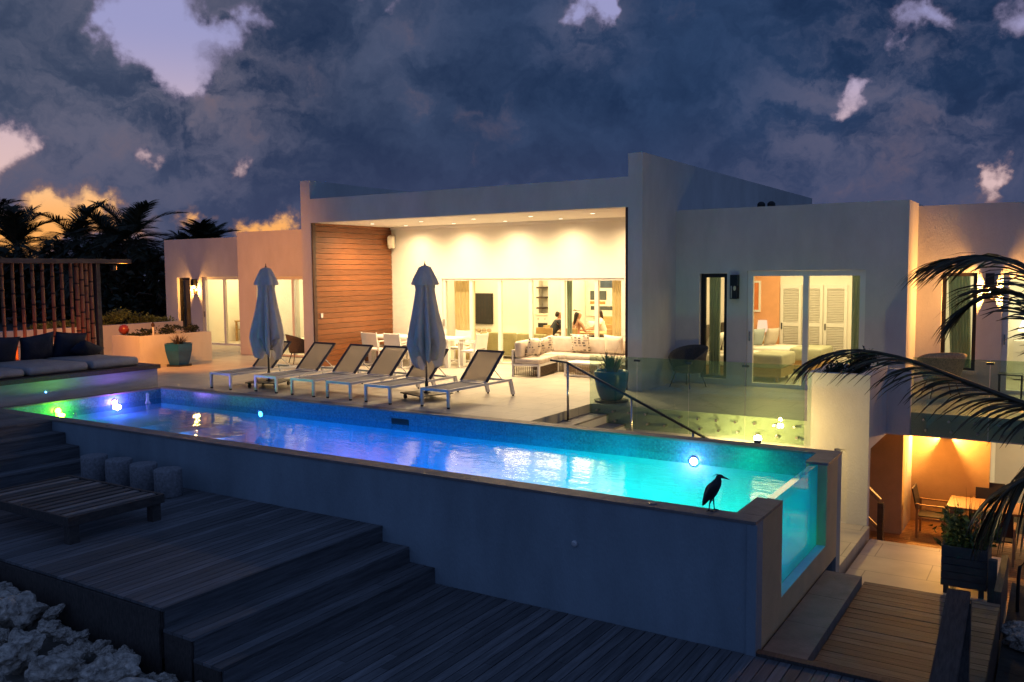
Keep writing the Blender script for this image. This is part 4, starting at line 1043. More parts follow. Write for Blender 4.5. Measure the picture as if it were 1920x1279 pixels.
for nm, x0, x1, z0, z1, mt in (('bar', -12.08, -11.58, 1.92, 2.40, 'art_navy'), ('bar', -12.42, -11.86, 1.55, 1.83, 'art_dark'), ('bar', -12.42, -11.90, 1.42, 1.51, 'art_orange'), ('bar', -12.40, -11.58, 1.24, 1.36, 'art_dark')):
    MB().slab(x0, x1, 24.245, 24.254, z0, z1, .004, 1).build(nm, M[mt], art)
bch = thing('banquette', 'upholstered bench with a wooden back below the abstract painting', 'bench', (-11.4, 23.8, 0))
MB().slab(-12.2, -9.5, 23.55, 24.05, .1, .46, .03).build('seat', M['cream'], bch, smooth=True); MB().box(-12.2, -9.5, 24.06, 24.2, -.01, 1.05).build('back', M['wood_furn'], bch)
cushion('bench_pillow', M['linen'], (-12.0, 23.84, .70), .6, .48, .18, tilt(2, 12, 0), 'large white pillow on the bench below the painting')
tb = thing('indoor_table', 'oak dining table with three people around it', 'table', (-11, 21.9, -.01))
MB().slab(-12.1, -9.6, 21.45, 22.35, .69, .74, .01).build('tabletop', M['wood_furn'], tb)
for x in (-12.0, -9.79):
    for y in (21.53, 22.18): MB().box(x, x + .09, y, y + .09, -.01, .689).build('leg', M['wood_furn'], tb)
def oak_chair(x, y, a, label):
    t = thing('oak_chair', label, 'chair', (x, y, -.01), 'oak chairs at the indoor table', world=False); t.rotation_euler.z = R(a)
    MB().slab(-.25, .25, -.24, .24, .42, .47, .015).build('seat', M['wood_furn'], t)
    for sx in (-.22, .22):
        MB().box(sx - .02, sx + .02, -.23, -.19, 0, .419).build('leg', M['wood_furn'], t); MB().box(sx - .02, sx + .02, .19, .23, 0, .419).build('leg', M['wood_furn'], t)
        MB().box(sx - .018, sx + .018, .205, .24, .471, .64).build('back_post', M['wood_furn'], t)
    MB().slab(-.26, .26, .20, .245, .641, .90, .012).build('backrest', M['wood_furn'], t)
oak_chair(-11.34, 21.12, 180, 'oak chair of the woman with the pink straps')
oak_chair(-9.95, 21.12, 180, 'empty oak chair at the right, in front of the woman in white')
oak_chair(-12.4, 21.95, 98, 'oak chair at the left head of the indoor table')
oak_chair(-12.12, 21.12, 180, 'oak chair of the man in the charcoal shirt')
oak_chair(-11.15, 22.68, 0, 'oak chair of the woman in white')

# ------------------------------------------------------------------ people at the table
def skinned(name, verts, edges, mat, parent=None, sub=2, root=0):
    me = bpy.data.meshes.new(name); me.from_pydata([v[0] for v in verts], edges, []); o = bpy.data.objects.new(name + '_tmp', me); C.objects.link(o)
    m = o.modifiers.new('skin', 'SKIN'); m.use_smooth_shade = True
    if not me.skin_vertices: 
        bpy.context.view_layer.objects.active = o; 
    for i, v in enumerate(verts):
        d = me.skin_vertices[0].data[i]; d.radius = (v[1], v[1]) if not hasattr(v[1], '__len__') else v[1]; d.use_root = (i == root)
    s = o.modifiers.new('sub', 'SUBSURF'); s.levels = sub; s.render_levels = sub
    dg = bpy.context.evaluated_depsgraph_get(); res = bpy.data.meshes.new_from_object(o.evaluated_get(dg)); res.name = name
    bpy.data.objects.remove(o); res.materials.clear(); res.materials.append(mat)
    r = bpy.data.objects.new(name, res); C.objects.link(r)
    if parent is not None: r.parent = parent
    return r
def person(label, loc, face, arms, hair_long, top, lean=.08, straps=False, sleeves=False, tw=1.):
    """seated figure; local -y is where the chest faces, z=0 the floor"""
    t = thing('person', label, 'person', loc, world=False); t.rotation_euler.z = R(face)
    V = []; E = []
    def v(p, r): V.append((Vector(p), r)); return len(V) - 1
    pel = v((0, .02, .56), (.155 * tw, .12)); wa = v((0, -.0, .74), (.125 * tw, .10)); ches = v((0, -lean * .7, .92), (.15 * tw, .11)); nb = v((0, -lean, 1.06), (.075, .07)); nk = v((0, -lean - .01, 1.12), .05)
    jaw = v((0, -lean - .045, 1.185), (.058, .066)); hd = v((0, -lean - .03, 1.25), (.074, .09)); cr = v((0, -lean - .015, 1.315), (.055, .065))
    nose = v((0, -lean - .135, 1.225), .013)
    E += [(pel, wa), (wa, ches), (ches, nb), (nb, nk), (nk, jaw), (jaw, hd), (hd, cr), (hd, nose)]
    for s, (el, ha) in zip((-1, 1), arms):
        sh = v((s * .17 * tw, -lean + .0, 1.03), .055); e = v(el, .038); w = v(ha, .026); hx = Vector(ha); d = (Vector(ha) - Vector(el)).normalized()
        pa = v(hx + d * .06, (.03, .018)); E += [(nb, sh), (sh, e), (e, w), (w, pa)]
        side = Vector((0, 0, 1)).cross(d).normalized()
        for k, (o_, L_) in enumerate(((-.030, .062), (-.011, .075), (.009, .072), (.028, .055))):
            k1 = v(hx + d * .10 + side * o_, .0095); k2 = v(hx + d * (.10 + L_ * .6) + side * o_ * 1.15 + Vector((0, 0, -.008)), .0085); k3 = v(hx + d * (.10 + L_) + side * o_ * 1.2 + Vector((0, 0, -.022)), .007); E += [(pa, k1), (k1, k2), (k2, k3)]
        t1 = v(hx + d * .055 - side * s * .045, .011); t2 = v(hx + d * .09 - side * s * .062, .009); E += [(w, t1), (t1, t2)]
        hip = v((s * .10, -.04, .54), .085); kn = v((s * .13, -.45, .53), .06); an = v((s * .13, -.44, .10), .04); toe = v((s * .14, -.60, .035), (.035, .028)); E += [(pel, hip), (hip, kn), (kn, an), (an, toe)]
    skinned('body', V, E, M['skin'], t)
    # clothing: a slightly larger trunk
    T = [(Vector((0, .02, .54)), (.175 * tw, .14)), (Vector((0, 0, .74)), (.147 * tw, .122)), (Vector((0, -lean * .7, .90)), (.168 * tw, .128))]
    TE = [(0, 1), (1, 2)]
    if not straps:
        T.append((Vector((0, -lean, 1.055)), (.10, .09))); TE.append((2, 3))
        for s, (el, ha) in zip((-1, 1), arms):
            i = len(T); sh = Vector((s * .17 * tw, -lean, 1.03)); T.append((sh, .07)); T.append((sh.lerp(Vector(el), .95 if sleeves else .55), .056)); TE += [(3, i), (i, i + 1)]
    skinned('shirt', T, TE, top, t)
    for s in (-1, 1): MB().tube([(s * .085, .085 - lean * .5, .90), (s * .075, .06 - lean, 1.02), (s * .07, .0 - lean, 1.085), (s * .075, -.10 - lean, .95)], .008, 6).build('strap', M['linen'] if straps else top, t) if straps else None
    TR = [(Vector((0, .02, .54)), (.17 * tw, .12))]; TE = []
    for s in (-1, 1):
        i = len(TR); TR += [(Vector((s * .10, -.04, .54)), .10), (Vector((s * .13, -.45, .53)), .075), (Vector((s * .13, -.44, .16)), .06)]; TE += [(0, i), (i, i + 1), (i + 1, i + 2)]
    skinned('trousers', TR, TE, M['black_shirt'] if not straps else M['linen'], t)
    H = [(Vector((0, -lean + .0, 1.33)), (.066, .062)), (Vector((0, -lean + .035, 1.26)), (.084, .07)), (Vector((0, -lean + .07, 1.17)), (.06, .042))]; HE = [(0, 1), (1, 2)]
    if hair_long: H += [(Vector((0, -lean + .09, 1.06)), (.055, .035)), (Vector((.01, -lean + .10, .95)), (.03, .02))]; HE += [(2, 3), (3, 4)]
    skinned('hair', H, HE, M['hair'], t)
    for s in (-1, 1):
        MB().lathe([(.0085, -.006), (.0095, 0), (.006, .006)], n=8).xf(Matrix.Translation((s * .03, -lean - .113, 1.252)) @ Matrix.Rotation(R(90), 4, 'X')).build('eye', M['tv'], t)
    MB().slab(-.024, .024, -lean - .112, -lean - .098, 1.178, 1.19, .004, 1).build('mouth', M['pink_top'], t)
    return t
person('woman seen from behind with dark tied hair, bare shoulders and thin white straps', (-11.34, 21.2, -.01), 180 - 28, [((-.30, -.16, .80), (-.14, -.42, .80)), ((.31, -.20, .82), (.22, -.46, .80))], True, M['pink_top'], .10, True)
person('man in a charcoal shirt bent over the indoor table, partly behind a mullion', (-12.12, 21.2, -.01), 180 - 40, [((-.28, -.25, .82), (-.10, -.50, .79)), ((.28, -.25, .82), (.10, -.52, .79))], False, M['black_shirt'], .26, False, True, 1.12)
person('woman in a white top facing left at the far side of the indoor table', (-11.15, 22.6, -.01), -48, [((-.28, -.20, .82), (-.12, -.46, .80)), ((.28, -.22, .82), (.10, -.48, .80))], True, M['white_shirt'], .12)
for o in list(bpy.data.objects):
    if o.name.startswith('person') and 'pink' not in o['label'] and 'straps' in o['label']:
        MB().tube([(-.085, -.14, 1.36), (-.09, -.02, 1.37), (0, .0, 1.40), (.09, -.02, 1.37), (.085, -.14, 1.36)], .009, 6).build('sunglasses', M['tv'], o)

# ------------------------------------------------------------------ bedroom on the right, rooms on the left
def bed(label, x0, x1, y0, y1, seed):
    t = thing('bed', label, 'bed', ((x0 + x1) / 2, y0, -.01))
    MB().box(x0 + .08, x1, y0 + .03, y1 - .03, .1, .30).build('base', M['wood_furn'], t); MB().slab(x0 + .081, x1 - .01, y0 + .01, y1 - .01, .301, .54, .05).build('mattress', M['linen'], t, smooth=True)
    MB().slab(x0 + .7, x1 + .02, y0 - .02, y1 + .02, .34, .58, .06).build('duvet', M['linen'], t, smooth=True); MB().slab(x1 - .72, x1 + .035, y0 - .035, y1 + .035, .30, .60, .06).build('blanket', M['blanket'], t, smooth=True)
    MB().box(x0, x0 + .079, y0, y1, -.01, 1.15).build('headboard', M['wicker_grey'], t)
    for x in (x0 + .15, x1 - .15):
        for y in (y0 + .1, y1 - .16): MB().box(x, x + .06, y, y + .06, -.01, .099).build('leg', M['wood_furn'], t)
bed('nearer white bed with a folded blanket behind the bedroom door', -7.1, -5.12, 18.95, 20.05, 1)
bed('farther white bed in front of the louvred closet', -7.1, -4.72, 20.85, 21.95, 2)
for (x, y, mt, lab, a, w) in ((-6.72, 19.35, 'linen', 'white bed pillow leaning on the headboard of the nearer bed', 80, .62), (-6.45, 19.6, 'linen', 'square white pillow in front of another on the nearer bed', 76, .5), (-6.30, 21.15, 'greypillow', 'grey blue pillow on the farther bed, left of a paler one', 60, .46), (-6.05, 21.55, 'cushion', 'beige pillow on the farther bed, beside the grey blue one', 68, .46), (-6.72, 21.4, 'linen', 'white pillow at the head of the farther bed', 84, .6)):
    cushion('bed_pillow', M[mt], (x, y, .80), w, .44, .2, tilt(a, 16, 0), lab)
cl = thing('louvred_closet', 'white louvred closet doors along the bedroom back wall', 'closet', (-5.4, 22.55, 0))
for x0, x1 in ((-6.12, -5.60), (-5.57, -5.08), (-5.05, -4.50)):
    d = MB(); d.box(x0, x0 + .07, 22.56, 22.598, .02, 2.05); d.box(x1 - .07, x1, 22.56, 22.598, .02, 2.05)
    for z0, z1 in ((.02, .12), (1.0, 1.10), (1.95, 2.05)): d.box(x0 + .071, x1 - .071, 22.562, 22.597, z0, z1)
    d = d.build('door', M['white_lacquer'], cl)
    mb = MB(); z = .13
    while z < 1.94:
        if not .98 < z < 1.09: mb.obox(((x0 + x1) / 2, 22.582, z + .02), x1 - x0 - .145, .034, .009, rx(R(-38)))
        z += .042
    o = mb.build('louvres', M['white_lacquer'], d); MB().box(x0 + .02, x0 + .05, 22.545, 22.559, .92, 1.08).build('handle', M['darksteel'], d)
ns = thing('nightstand', 'small oak nightstand between the two beds', 'nightstand', (-6.8, 20.4, 0))
MB().box(-7.08, -6.66, 20.2, 20.62, .14, .50).build('body', M['wood_furn'], ns)
for x in (-7.06, -6.72):
    for y in (20.22, 20.56): MB().box(x, x + .04, y, y + .04, -.01, .139).build('leg', M['wood_furn'], ns)
ns2 = thing('nightstand', 'nightstand in the far corner of the bedroom, against the orange wall', 'nightstand', (-6.5, 22.3, 0))
MB().box(-6.72, -6.3, 22.1, 22.52, .14, .62).build('body', M['wood_furn'], ns2)
for x in (-6.70, -6.36):
    for y in (22.12, 22.46): MB().box(x, x + .04, y, y + .04, -.01, .139).build('leg', M['wood_furn'], ns2)
tl = thing('table_lamp', 'white shaded table lamp glowing against the orange bedroom wall', 'lamp', (-6.5, 22.3, .62))
MB().lathe([(.07, .62), (.09, .66), (.05, .80), (.02, .84)], (-6.5, 22.3, 0), 16).build('base', M['cream'], tl, smooth=True); MB().lathe([(.14, .85), (.11, 1.15)], (-6.5, 22.3, 0), 24, cap=False).build('shade', glow('lit_shade', (1, .62, .42), 1.3), tl, smooth=True)
pic = thing('framed_print', 'pale framed print above the bed behind the narrow window', 'picture', (-6.9, 22.5, 1.7))
MB().wall('x', -7.08, -6.62, 1.35, 2.15, 22.51, 22.549, [(-7.03, -6.67, 1.40, 2.10)]).build('frame', M['white_lacquer'], pic); MB().box(-7.028, -6.672, 22.53, 22.545, 1.402, 2.098).build('print', M['art_orange'], pic)
tv2 = thing('television', 'tilted television in the far left wing room', 'television', (-25, 22.5, 1.6))
mb = MB().box(-.55, .55, -.03, .03, -.36, .36); mb.xf(Matrix.Translation((-25.15, 22.4, 1.62)) @ Matrix.Rotation(R(24), 4, 'Z') @ Matrix.Rotation(R(8), 4, 'X')); mb.build('case', M['frame_dark'], tv2)
mb = MB().box(-.52, .52, -.036, -.031, -.33, .33); mb.xf(Matrix.Translation((-25.15, 22.4, 1.62)) @ Matrix.Rotation(R(24), 4, 'Z') @ Matrix.Rotation(R(8), 4, 'X')); mb.build('screen', M['wicker_grey'], tv2)
MB().tube([(-25.15, 22.43, 1.62), (-25.5, 23.58, 1.7)], .025, 8).build('wall_arm', M['darksteel'], tv2)
dk = thing('desk', 'light oak desk below the tilted television', 'desk', (-25, 22, 0))
MB().box(-25.7, -24.55, 21.7, 22.3, .70, .74).build('desktop', M['wood_furn'], dk)
for x in (-25.68, -24.63):
    for y in (21.72, 22.22): MB().box(x, x + .06, y, y + .06, -.01, .699).build('leg', M['wood_furn'], dk)
MB().box(-25.6, -25.0, 21.75, 22.25, .40, .43).build('shelf', M['wood_furn'], dk)
bk = thing('bookcase', 'narrow oak bookcase beside the desk in the far left wing', 'bookcase', (-24.1, 22.3, 0))
MB().wall('x', -24.3, -23.85, -.01, .95, 22.0, 22.4, [(-24.26, -23.89, .05, .32), (-24.26, -23.89, .36, .62), (-24.26, -23.89, .66, .91)]).build('case', M['wood_furn'], bk)
lb = thing('lounge_seat', 'low wide seat inside the left sliding door', 'sofa', (-19, 19.5, 0))
MB().slab(-20.3, -17.4, 19.3, 20.2, .06, .42, .04).build('seat', M['cream'], lb, smooth=True); MB().slab(-20.3, -17.4, 20.21, 20.45, .06, .78, .04).build('back', M['cream'], lb, smooth=True)
for x in (-20.2, -17.6): MB().box(x, x + .08, 19.4, 19.48, -.01, .059).build('foot', M['darkwood'], lb)
db = thing('dresser', 'white dresser inside the right wing door', 'dresser', (.2, 21.9, 0))
MB().box(-.9, .5, 21.85, 22.38, .02, .85).build('body', M['white_lacquer'], db)
for z in (.1, .36, .61): MB().box(-.86, .46, 21.83, 21.849, z, z + .21).build('drawer', M['white_lacquer'], db)
tl2 = thing('table_lamp', 'glowing cone shaded lamp inside the right wing door', 'lamp', (-.62, 21.9, .85))
MB().lathe([(.08, .85), (.03, .9), (.025, 1.05)], (-.62, 22.1, 0), 16).build('base', M['teal'], tl2, smooth=True); MB().lathe([(.22, 1.05), (.10, 1.40)], (-.62, 22.1, 0), 24, cap=False).build('shade', glow('lit_shade_bright', (1, .8, .5), 4), tl2, smooth=True)
# room lighting (unseen broad area lamps set just below the ceilings)
lamp('AREA', (-13.8, 21.6, 2.72), 241, (1, .73, .37), 4.5, (0, 0, 0), sizey=2.6)
lamp('AREA', (-10.2, 21.9, 2.72), 177, (1, .73, .37), 2.6, (0, 0, 0), sizey=3)
lamp('AREA', (-11.0, 23.4, 2.72), 145, (1, .73, .37), 3, (0, 0, 0), sizey=2)
lamp('AREA', (-4.9, 20.4, 2.72), 169, (1, .74, .36), 3.4, (0, 0, 0), sizey=3.2)
lamp('AREA', (-19.0, 19.4, 2.72), 145, (1, .78, .42), 3, (0, 0, 0), sizey=1.8)
lamp('AREA', (-24.3, 21.8, 2.72), 153, (1, .74, .36), 2.6, (0, 0, 0), sizey=2.4)
lamp('AREA', (-.6, 21.0, 2.72), 96, (1, .84, .46), 3.4, (0, 0, 0), sizey=2)
lamp('AREA', (1.0, 20.4, -.45), 64, (1, .78, .40), 2.0, (0, 0, 0), sizey=.8)
# ------------------------------------------------------------------ heron on the coping
def heron():
    t = thing('heron', 'dark night heron standing on the pool edge, facing right', 'bird', (-2.93, 8.42, 0), world=False)
    t.rotation_euler.z = math.atan2(RT.y, RT.x)             # local x is where the bill points
    def p(u, z, s=0): return Vector((u, s, z))
    V = [(p(-.015, .205), (.060, .066)), (p(.028, .268), (.056, .060)), (p(.048, .302), (.046, .046)), (p(.055, .328), (.036, .034)), (p(.062, .358), (.034, .036)), (p(.088, .352), (.020, .020)), (p(.105, .344), (.013, .012)), (p(.14, .332), (.008, .008)), (p(.170, .320), (.002, .002)),
         (p(-.052, .148), (.042, .044)), (p(-.082, .098), (.026, .022)), (p(-.106, .056), (.016, .010))]
    E = [(0, 1), (1, 2), (2, 3), (3, 4), (4, 5), (5, 6), (6, 7), (7, 8), (0, 9), (9, 10), (10, 11)]
    for s, (a, k, f) in ((-1, ((-.018, .13), (-.036, .085), (-.045, .012))), (1, ((.004, .135), (.014, .09), (.021, .012)))):
        i = len(V); V += [(p(a[0], a[1], s * .022), .018), (p(k[0], k[1], s * .022), .007), (p(f[0], f[1], s * .024), .0055)]; E += [(0, i), (i, i + 1), (i + 1, i + 2)]
        for du, dv in ((.045, -.016), (.05, 0), (.045, .018), (-.026, 0)):
            j = len(V); V.append((p(f[0] + du * .5, .008, s * .024 + dv * .5), .0045)); V.append((p(f[0] + du, .005, s * .024 + dv), .003)); E += [(i + 2, j), (j, j + 1)]
    skinned('body', V, E, M['plum'], t, 2)
    for s in (-1, 1):                                       # folded wings and the pale cheek stripe
        W = [(p(.03, .285, s * .036), (.018, .030)), (p(-.02, .215, s * .050), (.014, .052)), (p(-.06, .14, s * .036), (.010, .034)), (p(-.098, .066, s * .012), (.006, .012))]
        skinned('wing', W, [(0, 1), (1, 2), (2, 3)], M['heron_black'], t, 2)
        MB().tube([p(.046, .362, s * .033), p(.066, .356, s * .036), p(.082, .350, s * .026)], [.004, .006, .003], 6).build('cheek_stripe', M['heron_cheek'], t)
        MB().lathe([(.004, -.004), (.0055, 0), (.004, .004)], n=8).xf(Matrix.Translation(p(.076, .365, s * .025)) @ Matrix.Rotation(R(90), 4, 'X')).build('eye', M['red_ball'], t)
    MB().tube([p(.045, .378), p(.015, .372), p(-.012, .352)], [.003, .002, .001], 5).build('plume', M['heron_black'], t)
    MB().tube([p(.045, .374, .004), p(.02, .364, .004), p(.0, .345, .004)], [.002, .002, .001], 5).build('plume', M['heron_black'], t)
heron()

# ------------------------------------------------------------------ daybed with bamboo screen, left of the pool
dbd = thing('daybed', 'long built-in daybed with dark timber top beside the shallow end of the pool', 'daybed', (-17.8, 9, 0))
MB().box(-19.0, -16.62, 4.5, 11.90, 0, .40).build('base', M['daystone'] if 'daystone' in M else pm('daybed_stone', (.36, .34, .34), .8, var=.14, vscale=2, stretch=(1, .5, 3), bump=.2, bscale=12), dbd)
mb = MB()
for k in range(14): mb.box(-16.57 - .185 * k - .18, -16.57 - .185 * k, 4.45, 11.95, .402, .49)
mb.build('top_boards', M['darkwood'], dbd)
MB().lathe([(.012, 0), (.014, .012)], n=10).xf(Matrix.Translation((-16.62, 9.42, .18)) @ Matrix.Rotation(R(90), 4, 'Y')).build('marker_light', glow('blue_led', (.1, .45, 1), 14), dbd)
for k, (a, b, h, lab) in enumerate(((7.7, 9.17, .64, 'nearest grey cushion of the daybed, cut by the left edge'), (9.22, 10.46, .655, 'middle grey cushion of the daybed'), (10.52, 11.62, .66, 'grey cushion at the pot end of the daybed'))):
    o = MB(); o.slab(-18.62, -16.82, a, b, .492, h, .07, 4)
    for v in o.bm.verts:
        if v.co.z > .56: v.co.z += .05 * math.sin(math.pi * (v.co.x + 18.62) / 1.8) + .02 * noise.noise(v.co * 3)
    tag(o.build('daybed_cushion', M['daycush'], smooth=True), lab, 'cushion', 'cushions of the daybed')
for k, (y, r, lab) in enumerate(((8.6, 0, 'dark navy pillow farthest left on the daybed'), (9.55, 4, 'second dark navy pillow on the daybed from the left edge'), (10.32, -8, 'third dark navy pillow on the daybed, its corner raised'), (11.02, 6, 'dark navy pillow fourth from the left, leaning on the bamboo'), (11.30, 30, 'low dark navy pillow lying at the right end of the row'))):
    cushion('navy_pillow', M['navy'], (-18.45 + (.22 if k == 4 else 0), y, .90 if k < 4 else .80), .74, .62 if k < 4 else .42, .24, rz(R(90)) @ rx(R(18 if k < 4 else 50)) @ ry(R(r)), lab, 'navy pillows on the daybed', 'pillow')
scr = thing('bamboo_screen', 'tall screen of bamboo poles behind the daybed, lit orange from below', 'screen', (-18.95, 11, .49))
rnd = random.Random(21)
def bamboo(x, y, r, z0=.49, z1=2.70):
    """one culm with dark joints"""
    zs = []; z = z0 + rnd.uniform(.1, .35)
    while z < z1 - .05: zs.append(z); z += rnd.uniform(.30, .40)
    prof = [(r, z0)]
    for q in zs: prof += [(r, q - .02), (r * 1.16, q - .004), (r * 1.16, q + .004), (r, q + .02)]
    prof.append((r, z1)); mb = MB(); mb.lathe(prof, (x, y, 0), 12)
    for f in mb.bm.faces:
        c = f.calc_center_median()
        if any(abs(c.z - q) < .016 for q in zs): f.material_index = 1
    return mb.build('bamboo_pole', [M['bamboo'], M['node']], scr, smooth=False)
for k, y in enumerate((9.42, 9.66, 9.92, 10.14, 10.34, 10.56, 10.79, 11.01, 11.22, 11.44, 11.58, 11.69, 11.80, 11.92)): bamboo(-18.93 + rnd.uniform(-.02, .02), y, .036 if k < 10 else .046)
for k, y in enumerate((8.2, 8.44, 8.7, 8.95, 9.18)): bamboo(-18.93, y, .036)
for k, x in enumerate((-19.12, -19.3, -19.48)): bamboo(x, 12.0, .045)
MB().box(-19.0, -18.88, 12.02, 12.12, .0, 2.70).build('post', M['railwood'], scr)
MB().box(-19.05, -18.72, 6.5, 12.82, 2.702, 2.80).build('beam', pm('brown_beam', (.115, .075, .06), .6, var=.2, stretch=(6, 1, 6)), scr)
MB().box(-20.9, -19.06, 6.5, 12.6, 2.72, 2.78).build('roof_board', M['darkwood'], scr)
for z in (.9, 1.72): MB().tube([(-18.985, 8.0, z), (-18.985, 12.02, z)], .008, 6).build('tie_wire', M['darksteel'], scr)
def uplight(loc, p, aim, label, col=(1, .20, .02), spot=120):
    t = thing('uplight', label, 'uplight', loc, 'orange garden uplights', world=False)
    MB().lathe([(.05, 0), (.05, .05), (.038, .09), (.03, .09)], n=16).build('housing', M['darksteel'], t, smooth=True)
    MB().lathe([(.033, .091), (.02, .096)], n=14).build('lens', glow('orange_lens', col, 12), t)
    lamp('SPOT', (loc[0], loc[1], loc[2] + .12), p, col, .03, target=aim, spot=spot, blend=.8)
uplight((-18.62, 10.1, .50), 20, (-19.0, 10.3, 1.6), 'orange uplight behind the pillows at the left part of the bamboo', spot=160)
uplight((-18.62, 11.25, .50), 18, (-19.0, 11.2, 1.6), 'orange uplight behind the pillows at the right part of the bamboo', spot=160)
fl = thing('pole_floodlight', 'orange floodlight under the end of the bamboo screen beam, washing the left wing', 'floodlight', (-18.95, 12.5, 2.6), world=False)
MB().slab(-.06, .06, -.05, .05, -.06, .06, .012, 1).build('housing', M['darksteel'], fl); MB().box(-.012, .012, -.012, .012, .06, .10).build('bracket', M['darksteel'], fl); MB().box(-.045, .045, .0505, .054, -.045, .045).build('lens', glow('orange_flood', (1, .25, .04), 15), fl)
lamp('SPOT', (-18.95, 12.62, 2.58), 950, (1, .33, .035), .03, target=(-21.2, 18.1, 2.0), spot=150, blend=.7)

# ------------------------------------------------------------------ planters, pots and shrubs
def leaves(mb, c, rad, n, size, seed, up=.3, clump=7, long=1.8, hole=.0):
    """leaf-sized folded blades gathered in clumps through an ellipsoid"""
    r = random.Random(seed); c = Vector(c); cl = []
    for _ in range(clump):
        d = Vector((r.gauss(0, 1), r.gauss(0, 1), r.gauss(0, 1))); d.normalize(); d *= r.uniform(.25, .95)
        cl.append((d, r.uniform(.28, .52)))
    for _ in range(n):
        d, s = r.choice(cl); q = d + Vector((r.gauss(0, s * .55), r.gauss(0, s * .55), r.gauss(0, s * .55)))
        if q.length > 1.15: q *= 1.15 / q.length
        p = c + Vector((q.x * rad[0], q.y * rad[1], q.z * rad[2]))
        ax = Vector((r.gauss(0, 1), r.gauss(0, 1), r.gauss(up, .8))).normalized(); sd = ax.cross(Vector((r.gauss(0, 1), r.gauss(0, 1), r.gauss(0, 1)))).normalized()
        l = size * r.uniform(.6, 1.3); w_ = l / long / 2; nr = ax.cross(sd) * w_ * .5
        mb.bm.faces.new([mb.bm.verts.new(v) for v in (p, p + ax * l * .45 + sd * w_ + nr, p + ax * l, p + ax * l * .45 - sd * w_ + nr)])
    return mb
def shrub(name, label, base, rad, n, size, mat, seed, group=None, up=.4, clump=8, stems=5):
    t = thing(name, label, 'shrub', base, group)
    b = Vector(base); mb = MB(); leaves(mb, b + Vector((0, 0, rad[2] * 1.0)), rad, n, size, seed, up, clump); mb.build('foliage', mat, t)
    r = random.Random(seed); mb = MB()
    for _ in range(stems):
        a = r.uniform(0, 6.28); e = b + Vector((math.cos(a) * rad[0] * .6, math.sin(a) * rad[1] * .6, rad[2] * 1.4)); mb.tube([b, b.lerp(e, .5) + Vector((0, 0, .02)), e], [.012, .009, .004], 5)
    mb.build('stems', M['trunk'], t); return t
def blades(mb, c, n, h, spread, w, seed, seg=4, droop=.25):
    r = random.Random(seed); c = Vector(c)
    for _ in range(n):
        a = r.uniform(0, 6.28); s = spread * r.uniform(.1, 1.) ; hh = h * r.uniform(.6, 1.1); b = c + Vector((math.cos(a), math.sin(a), 0)) * r.uniform(0, .1)
        sd = Vector((-math.sin(a), math.cos(a), 0)); prev = None
        for k in range(seg + 1):
            u = k / seg; p = b + Vector((math.cos(a) * s * u ** 1.3, math.sin(a) * s * u ** 1.3, hh * u - droop * s * u * u)); ww = w * (1 - u ** 1.5) * .5 + .0008
            cur = (mb.bm.verts.new(p - sd * ww), mb.bm.verts.new(p + sd * ww))
            if prev: mb.bm.faces.new((prev[0], prev[1], cur[1], cur[0]))
            prev = cur
    return mb
bp = thing('box_planter', 'low cream rendered planter wall behind the blue pot', 'planter', (-21.2, 15.4, 0))
MB().wall('x', -21.8, -20.6, 0, .81, 14.25, 14.37).build('front_wall', M['stucco'], bp); MB().wall('y', 14.372, 16.56, 0, .81, -20.72, -20.6).build('side_wall', M['stucco'], bp)
MB().wall('y', 14.372, 16.56, 0, .81, -21.8, -21.68).build('side_wall', M['stucco'], bp); MB().wall('x', -21.678, -20.722, 0, .81, 16.44, 16.56).build('back_wall', M['stucco'], bp); MB().box(-21.678, -20.722, 14.374, 16.438, .4, .74).build('soil', M['soil'], bp)
for k, (x, y, rr, hh) in enumerate(((-20.98, 16.0, .34, .13), (-21.05, 15.45, .34, .15), (-21.25, 14.75, .26, .10))):
    shrub('planter_shrub', ('dark low shrub at the far end of the low planter wall', 'dark low shrub in the middle of the low planter wall', 'small dark shrub at the red lit end of the low planter wall')[k], (x, y, .74), (rr, .36, hh), 420, .07, M['leaf_dark'], 40 + k, 'shrubs in the low planter')
gw = thing('garden_wall', 'long cream rendered wall behind the low planter, hedge above it', 'wall', (-24.1, 15.5, 0)); MB().box(-24.25, -24.0, 12.2, 18.2, -.4, .94).build('wall', M['stucco'], gw); MB().box(-25.6, -24.26, 12.2, 18.2, -.4, .80).build('soil', M['soil'], gw)
for k, (y, rr) in enumerate(((13.7, .28), (14.6, .34), (15.5, .48), (16.3, .56), (17.1, .44), (17.8, .30))):
    shrub('hedge_shrub', ('hedge shrub at the bamboo end above the cream wall', 'second hedge shrub from the bamboo screen', 'third hedge shrub from the bamboo screen', 'tallest hedge shrub above the cream wall, lit yellow green', 'hedge shrub right of the tallest one', 'small hedge shrub nearest the left wing')[k], (-24.6, y, .78), (.45, .55, rr * .55), 900, .085, M['leaf_y'], 60 + k, 'hedge above the cream wall')
tag(MB().lathe([(.03, -.14), (.11, -.08), (.14, 0), (.11, .09), (.04, .135)], (-21.55, 14.45, .95), 20).build('glass_ball', M['red_ball'], smooth=True), 'dull red glass ball on the corner of the low planter', 'ornament')
